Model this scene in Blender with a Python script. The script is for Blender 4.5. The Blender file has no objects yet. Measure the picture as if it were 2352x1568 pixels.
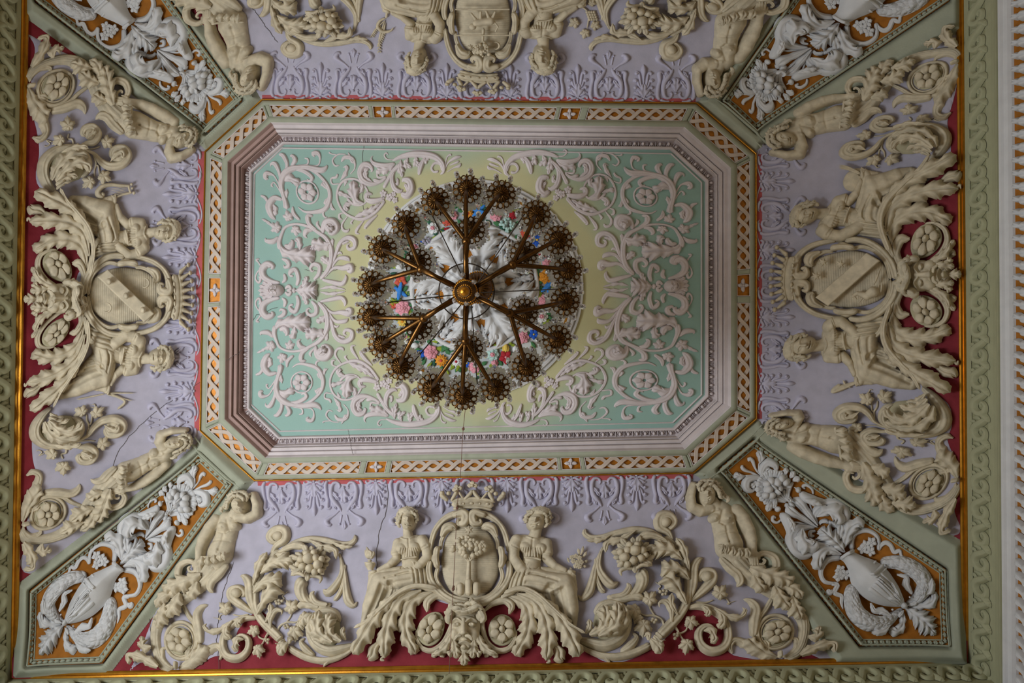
import bpy, math, random
import numpy as np
from mathutils import Matrix, Vector

random.seed(7)
RNG = np.random.default_rng(7)
SC = bpy.context.scene
COL = SC.collection
PI = math.pi

# ------------------------------------------------------------------ camera, world, light, exposure
CAMZ = 1.4                      # eye height above the floor, lens straight up at the ceiling
FPX, PX, PY = 1568.0, 1150.0, 690.0
D0, D1 = 6.5, 5.7               # height over the lens: flat ceiling, foot of the cove
UN = 0.0064                     # metres per unit of relief

cam_d = bpy.data.cameras.new('camera')
cam_d.sensor_width = 36.0
cam_d.lens = FPX / 2352.0 * 36.0
cam_d.shift_x = (1176.0 - PX) / 2352.0
cam_d.shift_y = (PY - 784.0) / 2352.0
cam_d.clip_start = 0.01
cam = bpy.data.objects.new('camera', cam_d)
COL.objects.link(cam)
cam.location = (0, 0, CAMZ)
cam.rotation_euler = (PI, 0, 0)   # x to the right, y down the picture, z up
SC.camera = cam

SC.view_settings.view_transform = 'Standard'
SC.view_settings.look = 'None'
SC.view_settings.gamma = 1.0
SC.view_settings.use_curve_mapping = False
SC.view_settings.exposure = 0.0

world = bpy.data.worlds.new('sky')
SC.world = world
world.use_nodes = True
world.node_tree.nodes['Background'].inputs[0].default_value = (0.62, 0.74, 1.0, 1)
world.node_tree.nodes['Background'].inputs[1].default_value = 0.12


def area(name, loc, target, sx, sy, power, col):
    d = bpy.data.lights.new(name, 'AREA')
    d.shape = 'RECTANGLE'
    d.size, d.size_y = sx, sy
    d.energy = power
    d.color = col
    o = bpy.data.objects.new(name, d)
    COL.objects.link(o)
    o.location = loc
    o.rotation_euler = (Vector(target) - Vector(loc)).to_track_quat('-Z', 'Y').to_euler()
    return o


# daylight through the tall windows of the room below (openings in wall_left)
area('window_light', (-3.88, 1.0, 3.7), (-1.4, 0.75, 6.6), 1.3, 2.4, 200, (0.90, 0.95, 1.0))
area('window_light', (-3.88, -1.45, 3.7), (0.5, -.6, 5.8), 1.3, 2.4, 36, (0.90, 0.95, 1.0))


# ------------------------------------------------------------------ materials
def lin(c):
    return tuple(((v / 255.0) / 12.92 if v / 255.0 <= 0.04045 else ((v / 255.0 + 0.055) / 1.055) ** 2.4) for v in c)


MAT = {}


def mat(name, rgb, rough=0.75, metal=0.0, var=0.10, bump=0.12, scale=9.0, grain=90.0, rgb2=None, spec=0.3):
    m = bpy.data.materials.new(name)
    m.use_nodes = True
    nt = m.node_tree
    b = nt.nodes['Principled BSDF']
    tc = nt.nodes.new('ShaderNodeNewGeometry')
    n1 = nt.nodes.new('ShaderNodeTexNoise')
    n1.inputs['Scale'].default_value = scale
    n1.inputs['Detail'].default_value = 5
    nt.links.new(tc.outputs['Position'], n1.inputs['Vector'])
    ramp = nt.nodes.new('ShaderNodeValToRGB')
    c = np.array(lin(rgb))
    c2 = np.array(lin(rgb2)) if rgb2 else c * (1 + var)
    lo = c * (1 - var)
    ramp.color_ramp.elements[0].position = 0.33
    ramp.color_ramp.elements[1].position = 0.68
    ramp.color_ramp.elements[0].color = (*lo, 1)
    ramp.color_ramp.elements[1].color = (*np.clip(c2, 0, 1), 1)
    nt.links.new(n1.outputs['Fac'], ramp.inputs['Fac'])
    nt.links.new(ramp.outputs['Color'], b.inputs['Base Color'])
    b.inputs['Roughness'].default_value = rough
    b.inputs['Metallic'].default_value = metal
    b.inputs['Specular IOR Level'].default_value = spec
    if bump:
        n2 = nt.nodes.new('ShaderNodeTexNoise')
        n2.inputs['Scale'].default_value = grain
        n2.inputs['Detail'].default_value = 3
        nt.links.new(tc.outputs['Position'], n2.inputs['Vector'])
        bp = nt.nodes.new('ShaderNodeBump')
        bp.inputs['Strength'].default_value = bump
        bp.inputs['Distance'].default_value = 0.01
        nt.links.new(n2.outputs['Fac'], bp.inputs['Height'])
        nt.links.new(bp.outputs['Normal'], b.inputs['Normal'])
    MAT[name] = m
    return m


mat('stone', (203, 191, 165), var=.14, scale=16)
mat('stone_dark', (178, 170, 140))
mat('purple', (181, 177, 192), var=0.07)
mat('crimson', (124, 26, 38), rgb2=(146, 48, 58), scale=4.5)
mat('pink', (186, 92, 96))
mat('sage', (166, 170, 150), var=0.06)
mat('ochre', (164, 102, 28), var=0.16, scale=14)
mat('white', (212, 212, 212), var=0.05)
mat('rosewhite', (214, 204, 204), var=0.06)
mat('mauve', (172, 144, 136), var=0.06)  # rosewhite with shade in its colour, for the moulding's left sides
mat('panel_ribbon', (206, 190, 176), var=0.06)
mat('gilt_ground', (186, 118, 38), rough=0.45, metal=0.35, var=0.2, scale=30)
mat('gold', (190, 132, 44), rough=0.33, metal=0.85, var=0.12, scale=20, bump=0.05)
mat('bronze', (98, 68, 34), rough=0.34, metal=0.95, var=0.25, scale=25, bump=0.05)
mat('wire', (60, 48, 36), rough=0.6, metal=0.3)
mat('crack', (70, 66, 62))
mat('cable', (120, 88, 74))
mat('plaster_wall', (200, 196, 180))
mat('floor_wood', (92, 68, 48), rough=0.4)
mat('ivory', (236, 228, 200), rough=0.5)


# ------------------------------------------------------------------ the ceiling as a surface: picture point -> place on the vault
def _walls():
    # vertical planes X*a + Y*b = c through the gilt moulding at the foot of the cove
    out = []
    k = (PX, PY)
    # right: x = 2211 + .0075 y ; left: x = 52 - .0165 y ; bottom: y = 1559 - .0175 x ; top: y = -208
    out.append((1.0, -.0075, (2211 + .0075 * PY - PX) / FPX))
    out.append((-1.0, -.0165, -(52 - .0165 * PY - PX) / FPX))
    out.append((.0175, 1.0, (1559 - .0175 * PX - PY) / FPX))
    out.append((0.0, -1.0, (208.0 + PY) / FPX))
    return out


WALLS = _walls()


def depth(x, y):
    x = np.asarray(x, float)
    y = np.asarray(y, float)
    li, lo = 481 - .0185 * y, 52 - .0165 * y
    ri, ro = 1733.0, 2211 + .0075 * y
    ti, to = 227 + .008 * x, -208.0
    bi, bo = 1110 - .017 * x, 1559 - .0175 * x
    ts = [(li - x) / (li - lo), (x - ri) / (ro - ri), (ti - y) / (ti - to), (y - bi) / (bo - bi)]
    t = sum(np.maximum(a, 0) ** 9 for a in ts) ** (1 / 9.0)
    d = D0 - (D0 - D1) * np.maximum(t, 0) ** 1.25
    u, v = (x - PX) / FPX, (y - PY) / FPX
    for a, b, c in WALLS:
        den = a * u + b * v
        dw = np.where(den > 1e-6, D1 * c / np.maximum(den, 1e-6), 99.0)
        d = np.minimum(d, dw)
    return d


def raw(x, y, off=0.0):
    d = depth(x, y) + off
    return np.stack([(x - PX) / FPX * d, (y - PY) / FPX * d, d], -1)


def S(x, y, h=0.0, off=0.0):
    """Point on the vault seen at picture point x, y, raised h units along the surface normal; off = setback of a recessed field (m)."""
    x = np.asarray(x, float)
    y = np.asarray(y, float)
    P = raw(x, y, off)
    e = 2.0
    a = raw(x + e, y, off) - raw(x - e, y, off)
    b = raw(x, y + e, off) - raw(x, y - e, off)
    n = np.cross(b, a)
    n /= np.maximum(np.linalg.norm(n, axis=-1, keepdims=True), 1e-9)
    P = P + n * (np.asarray(h, float) * UN)[..., None]
    P[..., 2] += CAMZ
    return P


def frame_at(x, y, h, ang, s, off=0.0, sy=None):
    """Matrix that lays a small mesh (x along ang, z out of the surface, units = picture px) on the vault."""
    p = S(x, y, h, off)
    e = 1.0
    c, sn = math.cos(ang), math.sin(ang)
    tx = (S(x + c * e, y + sn * e, h, off) - S(x - c * e, y - sn * e, h, off)) / 2
    ty = (S(x - sn * e, y + c * e, h, off) - S(x + sn * e, y - c * e, h, off)) / 2
    n = np.cross(ty, tx)
    n = n / np.linalg.norm(n)
    sy = s if sy is None else sy
    m = Matrix.Identity(4)
    for i in range(3):
        m[i][0] = tx[i] * s
        m[i][1] = ty[i] * sy
        m[i][2] = n[i] * UN * s
        m[i][3] = p[i]
    return m


# ------------------------------------------------------------------ mesh helpers; a geometry is (V (n,3), [face index arrays])
def join(gs):
    V, Fs, n = [], [], 0
    for g in gs:
        if isinstance(g, list):
            g = join(g)
        v, f = g
        V.append(v)
        Fs += [a + n for a in f]
        n += len(v)
    return np.concatenate(V), Fs


def grid_faces(n, m, wrap=False):
    i = np.arange(n - 1)[:, None]
    j = np.arange(m if wrap else m - 1)[None, :]
    a = i * m + j
    b = i * m + (j + 1) % m
    return np.stack([a, b, b + m, a + m], -1).reshape(-1, 4)


def mk_mesh(name, V, Fs, smooth=True):
    V = np.asarray(V, np.float32)
    me = bpy.data.meshes.new(name)
    Fs = [f for f in Fs if len(f)]
    nl = sum(f.size for f in Fs)
    npoly = sum(len(f) for f in Fs)
    me.vertices.add(len(V))
    me.vertices.foreach_set('co', V.ravel())
    me.loops.add(nl)
    me.loops.foreach_set('vertex_index', np.concatenate([f.ravel() for f in Fs]).astype(np.int32))
    me.polygons.add(npoly)
    tot = np.concatenate([np.full(len(f), f.shape[1]) for f in Fs])
    st = np.concatenate([[0], np.cumsum(tot)[:-1]])
    me.polygons.foreach_set('loop_start', st.astype(np.int32))
    me.polygons.foreach_set('use_smooth', np.full(npoly, smooth))
    me.update(calc_edges=True)
    return me


def facing(V, Fs):
    """Turn all faces so that they look towards the room (down)."""
    s = 0.0
    for f in Fs:
        if len(f):
            a, b, c = V[f[:, 0]], V[f[:, 1]], V[f[:, 2]]
            s += np.cross(b - a, c - a)[:, 2].sum()
    if s > 0:
        Fs = [f[:, ::-1] for f in Fs]
    return Fs


def link(name, me, m, parent=None):
    o = bpy.data.objects.new(name, me)
    if m is not None and me is not None and not me.materials:
        me.materials.append(MAT[m] if isinstance(m, str) else m)
    COL.objects.link(o)
    if parent is not None:
        o.parent = parent
    return o


def tag(o, label=None, cat=None, group=None, kind=None):
    if label: o['label'] = label
    if cat: o['category'] = cat
    if group: o['group'] = group
    if kind: o['kind'] = kind
    return o


class Tps:
    """Smooth 2-D warp that carries the points src onto dst."""
    def __init__(s, src, dst, lam=0.0):
        s.src = np.asarray(src, float)
        dst = np.asarray(dst, float)
        n = len(s.src)
        A1 = np.c_[np.ones(n), s.src]
        aff, *_ = np.linalg.lstsq(A1, dst, rcond=None)
        s.scale = math.sqrt(abs(np.linalg.det(aff[1:])))
        if n < 5:
            s.w, s.a = None, aff
            return
        K = s._k(s.src) + lam * np.eye(n)
        L = np.zeros((n + 3, n + 3))
        L[:n, :n], L[:n, n:], L[n:, :n] = K, A1, A1.T
        sol = np.linalg.solve(L, np.r_[dst, np.zeros((3, 2))])
        s.w, s.a = sol[:n], sol[n:]

    def _k(s, p):
        r2 = ((p[:, None, :] - s.src[None]) ** 2).sum(-1)
        return r2 * np.log(np.maximum(r2, 1e-9)) * 0.5

    def __call__(s, p):
        out = np.c_[np.ones(len(p)), p] @ s.a
        if s.w is not None:
            out = out + s._k(p) @ s.w
        return out


SPLIT = {'stem', 'leaf', 'curl', 'tendril', 'tendril_leaf', 'scroll', 'stalk', 'frame', 'lily_x', 'compass_leg', 'ear_x', 'bell', 'flare', 'vase_leaf', 'water', 'bead_x', 'mallet', 'husk'}


class Thing:
    def __init__(s, name, label, cat, at, Z=(0, 0, 1), tps=None, group=None, base=2.0, off=0.0, hk=1.0, kind=None):
        s.Z, s.tps, s.base, s.off = Z, tps, base, off
        s.hs = hk / Z[2] * (tps.scale if tps else 1.0)
        q = s.px(np.array([at], float))[0]
        s.o = bpy.data.objects.new(name, None)
        s.o.empty_display_size = 0.05
        COL.objects.link(s.o)
        s.loc = S(q[0], q[1], 0, off)
        s.o.location = s.loc
        tag(s.o, label, cat, group, kind)

    def px(s, p):
        p = np.asarray(p, float) / s.Z[2] + np.array(s.Z[:2])
        return s.tps(p) if s.tps else p

    def p(s, name, m, geo, parent=None, label=None, smooth=True, base=None, kind=None):
        if isinstance(geo, list) and name in SPLIT and len(geo) > 1:
            return [s.p(name, m, g, parent, label, smooth, base, kind) for g in geo][0]
        V, Fs = join(geo) if isinstance(geo, list) else geo
        q = s.px(V[:, :2])
        h = V[:, 2] * s.hs + (s.base if base is None else base)
        P = S(q[:, 0], q[:, 1], h, s.off)
        Fs = facing(P, Fs)
        o = link(name, mk_mesh(name, P - s.loc, Fs, smooth), m, parent or s.o)
        if label: o['label'] = label
        if kind: o['kind'] = kind
        return o


def surf(name, m, geo, parent=None, base=0.0, off=0.0, smooth=True):
    """One mesh laid on the vault in picture coordinates."""
    V, Fs = join(geo) if isinstance(geo, list) else geo
    P = S(V[:, 0], V[:, 1], V[:, 2] + base, off)
    Fs = facing(P, Fs)
    return link(name, mk_mesh(name, P, Fs, smooth), m, parent)


# ------------------------------------------------------------------ relief shapes
def cr(pts, n):
    """Catmull-Rom through rows of numbers, resampled evenly along x, y."""
    p = np.asarray(pts, float)
    if len(p) == 2:
        t = np.linspace(0, 1, n)[:, None]
        return p[0] * (1 - t) + p[1] * t
    q = np.vstack([2 * p[0] - p[1], p, 2 * p[-1] - p[-2]])
    out = []
    for i in range(1, len(q) - 2):
        t = np.linspace(0, 1, 12, endpoint=False)[:, None]
        a, b, c, d = q[i - 1], q[i], q[i + 1], q[i + 2]
        out.append(0.5 * (2 * b + (c - a) * t + (2 * a - 5 * b + 4 * c - d) * t * t + (3 * b - a - 3 * c + d) * t ** 3))
    out.append(p[-1][None])
    o = np.vstack(out)
    s = np.r_[0, np.cumsum(np.hypot(*np.diff(o[:, :2], axis=0).T))]
    u = np.linspace(0, s[-1], n)
    return np.stack([np.interp(u, s, o[:, k]) for k in range(o.shape[1])], -1)


def _normals(P):
    T = np.gradient(P[:, :2], axis=0)
    T /= np.maximum(np.hypot(T[:, 0], T[:, 1]), 1e-9)[:, None]
    return T, np.stack([-T[:, 1], T[:, 0]], -1)


def stem(pts, hk=0.85, n=None, k=9, z=0.0, rib=0.0, nrib=2, twist=0.0, capped=True):
    """Half-round moulding along a path of (x, y, radius)."""
    pts = np.asarray(pts, float)
    n = n or max(8, 5 * len(pts))
    P = cr(pts, n)
    T, N = _normals(P)
    r = np.maximum(P[:, 2], 0.01)
    if capped:
        s = np.r_[0, np.cumsum(np.hypot(*np.diff(P[:, :2], axis=0).T))]
        e = np.minimum(s, s[-1] - s)
        q = np.clip(e / r, 0, 1)
        r = r * np.maximum(np.sqrt(1 - (1 - q) ** 2), 0.04)
    u = np.linspace(-1, 1, k)
    prof = np.sqrt(np.maximum(1 - u * u, 0))
    t = np.linspace(0, 1, n)[:, None]
    pr = np.repeat(prof[None], n, 0)
    if rib:
        pr = pr * (1 - rib * (0.5 + 0.5 * np.cos(u[None] * PI * nrib + t * twist)))
    XY = P[:, None, :2] + N[:, None, :] * (r[:, None] * u[None])[..., None]
    h = z + hk * r[:, None] * pr + (P[:, 3:4] if P.shape[1] > 3 else 0)
    return np.concatenate([XY, h[..., None]], -1).reshape(-1, 3), [grid_faces(n, k)]


def leaf(pts, lobes=4, H=None, dep=0.52, z=0.0, skew=0.62, side=(1, 1), tip=0.5, k=13, n=None, rib=0.3):
    """Acanthus leaf along (x, y, half width): lobed edge, fluted blade, raised towards the tip."""
    pts = np.asarray(pts, float)
    n = n or max(16, int(lobes * 11))
    P = cr(pts, n)
    T, N = _normals(P)
    w = np.maximum(P[:, 2], 0.01)
    H = H or 0.46 * w.max()
    t = np.linspace(0, 1, n)
    ph = t * lobes
    f = ph % 1.0
    lob = np.abs(np.sin(PI * f ** 1.35)) ** 0.6
    out = 1 - dep * (1 - lob)
    if dep > .25:
        out = out * (1 - 0.20 * (0.5 - 0.5 * np.cos(2 * PI * ph * 3)) * lob)
    u = np.linspace(-1, 1, k)
    a = np.abs(u)
    dome = np.sqrt(np.maximum(1 - a ** 2.6, 0))
    sgn = np.where(u < 0, side[0], side[1])
    wd = w[:, None] * out[:, None] ** np.clip(a * 1.4, 0, 1)[None] * sgn[None]
    XY = P[:, None, :2] + N[:, None, :] * (wd * u[None])[..., None] + T[:, None, :] * (wd * a[None] * skew)[..., None]
    vein = 0.5 + 0.5 * np.cos(2 * PI * ph)
    rel = 1 - 0.60 * a[None] ** .8 * vein[:, None] - rib * np.exp(-(a / 0.12) ** 2)[None] + 0.16 * np.sin(a * PI)[None]
    env = np.clip(w / w.max(), 0.0, 1) ** 0.6 * (1 - tip * 0.5 + tip * t)
    h = z + H * dome[None] * rel * env[:, None]
    return np.concatenate([XY, h[..., None]], -1).reshape(-1, 3), [grid_faces(n, k)]


def blob(cx, cy, rx, ry=None, rot=0.0, H=None, z=0.0, n=12, m=5):
    ry = ry or rx
    H = H or 0.8 * min(rx, ry)
    a = np.linspace(0, 2 * PI, n, endpoint=False)
    V = [[cx, cy, z + H]]
    for i in range(1, m + 1):
        f = math.sin(i / m * PI / 2)
        hh = math.cos(i / m * PI / 2)
        x, y = rx * f * np.cos(a), ry * f * np.sin(a)
        c, s = math.cos(rot), math.sin(rot)
        V += np.stack([cx + x * c - y * s, cy + x * s + y * c, np.full(n, z + H * hh)], -1).tolist()
    V = np.array(V)
    tri = np.array([[0, 1 + (j + 1) % n, 1 + j] for j in range(n)])
    return V, [tri, grid_faces(m, n, True) + 1]


def ring(cx, cy, rx, ry, r, hk=0.9, z=0.0, rot=0.0, n=40, k=7, rib=0.0):
    a = np.linspace(0, 2 * PI, n, endpoint=False)
    c, s = math.cos(rot), math.sin(rot)
    u = np.linspace(-1, 1, k)
    pr = np.sqrt(np.maximum(1 - u * u, 0)) * (1 - rib * np.cos(u * PI) ** 2)
    V = []
    for q, hh in zip(u, pr):
        x, y = (rx + q * r) * np.cos(a), (ry + q * r) * np.sin(a)
        V.append(np.stack([cx + x * c - y * s, cy + x * s + y * c, np.full(n, z + hk * r * hh)], -1))
    V = np.concatenate(V)
    return V, [grid_faces(k, n, True)]


def lathe(cx, cy, prof, rx=1.0, ry=1.0, n=48, rot=0.0):
    """Surface of revolution seen along its axis: prof rows of (radius, height)."""
    a = np.linspace(0, 2 * PI, n, endpoint=False)
    c, s = math.cos(rot), math.sin(rot)
    V = []
    for r, h in prof:
        x, y = r * rx * np.cos(a), r * ry * np.sin(a)
        V.append(np.stack([cx + x * c - y * s, cy + x * s + y * c, np.full(n, h)], -1))
    return np.concatenate(V), [grid_faces(len(prof), n, True)]


def spiral(cx, cy, r0, r1, a0, turns, w0, w1, n=None):
    n = n or int(14 * abs(turns)) + 6
    t = np.linspace(0, 1, n)
    a = a0 + turns * 2 * PI * t
    r = r0 + (r1 - r0) * t ** 0.8
    return np.stack([cx + r * np.cos(a), cy + r * np.sin(a), w0 + (w1 - w0) * t], -1)


def petal(cx, cy, ang, L, w, H=None, z=0.0, cup=0.2, n=7, k=7):
    """One rounded petal from the centre outwards."""
    t = np.linspace(0, 1, n)
    u = np.linspace(-1, 1, k)
    wd = w * np.sin(np.clip(0.03 + 0.97 * t, 0, 1) ** 1.25 * PI * 0.965) ** 0.72
    c, s = math.cos(ang), math.sin(ang)
    x = t[:, None] * L + 0 * u[None] - 0.10 * L * (u[None] ** 2) * t[:, None] + 0.05 * L * np.cos(u[None] * 3 * PI) * (t[:, None] ** 4)
    y = wd[:, None] * u[None]
    H = H or 0.5 * w
    h = H * np.sqrt(np.maximum(1 - np.abs(u[None]) ** 3, 0)) * np.sqrt(np.maximum(1 - (2 * t[:, None] - 1) ** 4, 0)) * (1 - cup * np.exp(-(u[None] / 0.3) ** 2) * np.sin(t[:, None] * PI))
    V = np.stack([cx + x * c - y * s, cy + x * s + y * c, z + h], -1).reshape(-1, 3)
    return V, [grid_faces(n, k)]


def vine_leaf(cx, cy, R, ang, H=None, z=0.0):
    """Five-lobed vine leaf."""
    R = R * 1.22
    n, m = 60, 5
    a = np.linspace(0, 2 * PI, n, endpoint=False)
    base = np.full(n, .44)
    for c, l, wd in ((0, 1.0, .55), (1.05, .86, .5), (-1.05, .86, .5), (2.1, .62, .5), (-2.1, .62, .5)):
        d = np.abs((a - c + PI) % (2 * PI) - PI)
        base = np.maximum(base, .44 + (l - .44) * np.clip(1 - d / (wd * 1.15), 0, 1) ** .6)
    base = base * (1 + .08 * np.cos(20 * a))
    H = H or 0.32 * R
    V = [[cx, cy, z + H * 0.75]]
    for i in range(1, m + 1):
        f = i / m
        rr = R * f * (base * f + (1 - f) * 0.8)
        hh = z + H * (1 - f ** 3) * (0.7 + 0.4 * np.abs(np.cos(3 * a)) * f) + (0 if i == m else 0)
        V += np.stack([cx + rr * np.cos(a + ang), cy + rr * np.sin(a + ang), hh * np.ones(n)], -1).tolist()
    V = np.array(V)
    tri = np.array([[0, 1 + (j + 1) % n, 1 + j] for j in range(n)])
    return V, [tri, grid_faces(m, n, True) + 1]


def sdf(X, Y, poly):
    """Signed distance to a polygon, positive inside."""
    P = np.asarray(poly, float)
    d = np.full(X.shape, 1e18)
    ins = np.zeros(X.shape, bool)
    for i in range(len(P)):
        ax, ay = P[i]
        bx, by = P[(i + 1) % len(P)]
        ex, ey = bx - ax, by - ay
        wx, wy = X - ax, Y - ay
        t = np.clip((wx * ex + wy * ey) / max(ex * ex + ey * ey, 1e-9), 0, 1)
        d = np.minimum(d, (wx - ex * t) ** 2 + (wy - ey * t) ** 2)
        if ay != by:
            c = ((ay > Y) != (by > Y)) & (X < (bx - ax) * (Y - ay) / (by - ay) + ax)
            ins ^= c
    d = np.sqrt(d)
    return np.where(ins, d, -d)


def hf_mesh(X, Y, h, zf=None):
    """Triangles of a height grid where h > 0, cut along h = 0."""
    n, m = X.shape
    Z = h if zf is None else zf
    V = np.stack([X.ravel(), Y.ravel(), Z.ravel()], -1)
    hv = h.ravel()
    q = grid_faces(n, m)
    tri = np.concatenate([q[:, [0, 1, 2]], q[:, [0, 2, 3]]])
    pos = hv[tri] > 0
    c = pos.sum(1)
    full = tri[c == 3]
    extra, faces, base = [], [full], len(V)
    for cnt in (1, 2):
        T = tri[c == cnt]
        if not len(T):
            continue
        p = pos[c == cnt]
        odd = np.argmax(p if cnt == 1 else ~p, 1)
        r = np.arange(len(T))
        a, b, d = T[r, odd], T[r, (odd + 1) % 3], T[r, (odd + 2) % 3]

        def cut(i, j):
            f = hv[i] / (hv[i] - hv[j])
            w = V[i] * (1 - f)[:, None] + V[j] * f[:, None]
            if zf is None:
                w[:, 2] = 0
            return w
        e1, e2 = cut(a, b), cut(a, d)
        i1 = base + np.arange(len(T))
        i2 = i1 + len(T)
        extra += [e1, e2]
        base += 2 * len(T)
        if cnt == 1:
            faces.append(np.stack([a, i1, i2], -1))
        else:
            faces.append(np.stack([i1, b, d], -1))
            faces.append(np.stack([i1, d, i2], -1))
    V = np.concatenate([V] + extra)
    Fa = np.concatenate(faces)
    used = np.zeros(len(V), bool)
    used[Fa] = True
    idx = np.cumsum(used) - 1
    return V[used], [idx[Fa]]


def plate(poly, res, h=1.0, bevel=1.0, holes=()):
    P = np.asarray(poly, float)
    x0, y0 = P.min(0) - res
    x1, y1 = P.max(0) + res
    X, Y = np.meshgrid(np.arange(x0, x1 + res, res), np.arange(y0, y1 + res, res))
    d = sdf(X, Y, P)
    for q in holes:
        d = np.minimum(d, -sdf(X, Y, q))
    zz = h * np.clip(d / bevel, 0, 1)
    return hf_mesh(X, Y, d, zz)


class HF:
    """Relief figure as one height field: rounded limbs melt into each other and are cut out along the outline."""
    def __init__(s, x0, y0, x1, y1, res):
        s.X, s.Y = np.meshgrid(np.arange(x0, x1 + res, res), np.arange(y0, y1 + res, res))
        s.h = np.full(s.X.shape, -1e3)

    def put(s, b, k=6.0):
        a = s.h
        s.h = np.maximum(a, b) + np.maximum(k - np.abs(a - b), 0) ** 2 / (4 * k) * (b > -50) * (a > -50)
        return s

    def cap(s, p, q, z=(0, 0), hk=0.7, k=6.0):
        (ax, ay, ar), (bx, by, br) = p, q
        ex, ey = bx - ax, by - ay
        t = np.clip(((s.X - ax) * ex + (s.Y - ay) * ey) / max(ex * ex + ey * ey, 1e-9), 0, 1)
        d = np.hypot(s.X - ax - ex * t, s.Y - ay - ey * t)
        r = ar + (br - ar) * t
        zz = z[0] + (z[1] - z[0]) * t
        b = np.where(d < r, zz + hk * np.sqrt(np.maximum(r * r - d * d, 0)), zz - (d - r) * 8)
        return s.put(b, k)

    def chain(s, pts, z=None, hk=0.7, k=6.0):
        z = z or [0] * len(pts)
        for i in range(len(pts) - 1):
            s.cap(pts[i], pts[i + 1], (z[i], z[i + 1]), hk, k)
        return s

    def ell(s, cx, cy, rx, ry, rot=0.0, z=0.0, H=None, k=6.0):
        c, sn = math.cos(rot), math.sin(rot)
        x = ((s.X - cx) * c + (s.Y - cy) * sn) / rx
        y = (-(s.X - cx) * sn + (s.Y - cy) * c) / ry
        d = np.hypot(x, y)
        H = H or 0.7 * min(rx, ry)
        b = np.where(d < 1, z + H * np.sqrt(np.maximum(1 - d * d, 0)), z - (d - 1) * min(rx, ry) * 8)
        return s.put(b, k)

    def poly(s, P, H, bevel, z=0.0, k=6.0):
        d = sdf(s.X, s.Y, P)
        t = np.clip(d / bevel, 0, 1)
        b = np.where(d > 0, z + H * np.sqrt(1 - (1 - t) ** 2), z + d * 8)
        return s.put(b, k)

    def line(s, pts, amp, w):
        P = cr(np.asarray(pts, float), max(6, 6 * len(pts)))
        d = np.full(s.X.shape, 1e9)
        for i in range(len(P) - 1):
            ax, ay = P[i, :2]
            ex, ey = P[i + 1, :2] - P[i, :2]
            t = np.clip(((s.X - ax) * ex + (s.Y - ay) * ey) / max(ex * ex + ey * ey, 1e-9), 0, 1)
            d = np.minimum(d, np.hypot(s.X - ax - ex * t, s.Y - ay - ey * t))
        s.h = s.h + np.where(s.h > 0, amp * np.exp(-(d / w) ** 2), 0)
        return s

    def dot(s, x, y, amp, w, wy=None, rot=0.0):
        c, sn = math.cos(rot), math.sin(rot)
        wy = wy or w
        a = ((s.X - x) * c + (s.Y - y) * sn) / w
        b = (-(s.X - x) * sn + (s.Y - y) * c) / wy
        s.h = s.h + np.where(s.h > 0, amp * np.exp(-(a * a + b * b)), 0)
        return s

    def face(s, cx, cy, R, up, yaw=0.3, z=0.0, rx=0.76, flip=1, k=5.0):
        """Head seen from the front or three-quarters; up = direction of the crown, yaw shifts the features sideways."""
        ux, uy = math.cos(up), math.sin(up)
        rxv, ryv = -uy * flip, ux * flip

        def at(a, b):
            return cx + rxv * a * R + ux * b * R, cy + ryv * a * R + uy * b * R
        rot = math.atan2(ryv, rxv)
        s.ell(cx, cy, rx * R, R, rot, z, 0.8 * R, k)
        o = yaw * 0.45
        for e in (-1, 1):
            ex = o + e * 0.31 * (1 - 0.25 * abs(yaw))
            x, y = at(ex, 0.10)
            s.dot(x, y, -0.15 * R, 0.19 * R, 0.12 * R, rot)
            s.dot(x, y, 0.15 * R, 0.12 * R, 0.065 * R, rot)
            s.line([at(ex - .19, 0.25), at(ex, .32), at(ex + .19, 0.25)], 0.07 * R, 0.07 * R)
            x, y = at(ex * 1.05, -0.22)
            s.dot(x, y, 0.05 * R, 0.2 * R)
        n = o * 1.15
        s.line([at(n * .9, 0.2), at(n, 0.0), at(n * 1.06, -0.2)], 0.24 * R, 0.10 * R)
        s.dot(*at(n * 1.08, -0.22), 0.18 * R, 0.11 * R)
        s.dot(*at(n * 1.05, -0.33), -0.07 * R, 0.14 * R, 0.05 * R, rot)
        m = o * 1.05
        s.line([at(m - .24, -.50), at(m, -.53), at(m + .24, -.50)], -0.17 * R, 0.05 * R)
        s.line([at(m - .14, -.44), at(m + .14, -.44)], 0.10 * R, 0.07 * R)
        s.line([at(m - .11, -.61), at(m + .11, -.61)], 0.13 * R, 0.07 * R)
        s.dot(*at(m * .9, -.70), -0.06 * R, 0.15 * R, 0.05 * R, rot)
        s.dot(*at(m * .85, -.84), 0.13 * R, 0.16 * R)
        return s

    def g(s):
        return hf_mesh(s.X, s.Y, s.h)


def curls(path, r, n, seed=0, z=0.0, amp=0.7):
    """Locks of hair: short curling strands set along a path of (x, y)."""
    rg = random.Random(seed)
    P = cr(np.asarray(path, float), n)
    T, N = _normals(P)
    out = []
    for i in range(n):
        a = math.atan2(T[i, 1], T[i, 0]) + rg.uniform(-.5, .5)
        x, y = P[i, :2]
        b = a + rg.choice((-1, 1)) * 1.1
        L = r * rg.uniform(1.5, 2.1)
        pts = [(x - math.cos(a) * L * .5, y - math.sin(a) * L * .5, r * .3), (x, y, r * .62),
               (x + math.cos(a) * L * .45, y + math.sin(a) * L * .45, r * .55), (x + math.cos((a + b) / 2) * L * .8, y + math.sin((a + b) / 2) * L * .8, r * .2)]
        out.append(stem(pts, hk=1.0, n=10, k=7, z=z + rg.uniform(0, r * amp), rib=.3, nrib=3))
    return out


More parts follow.
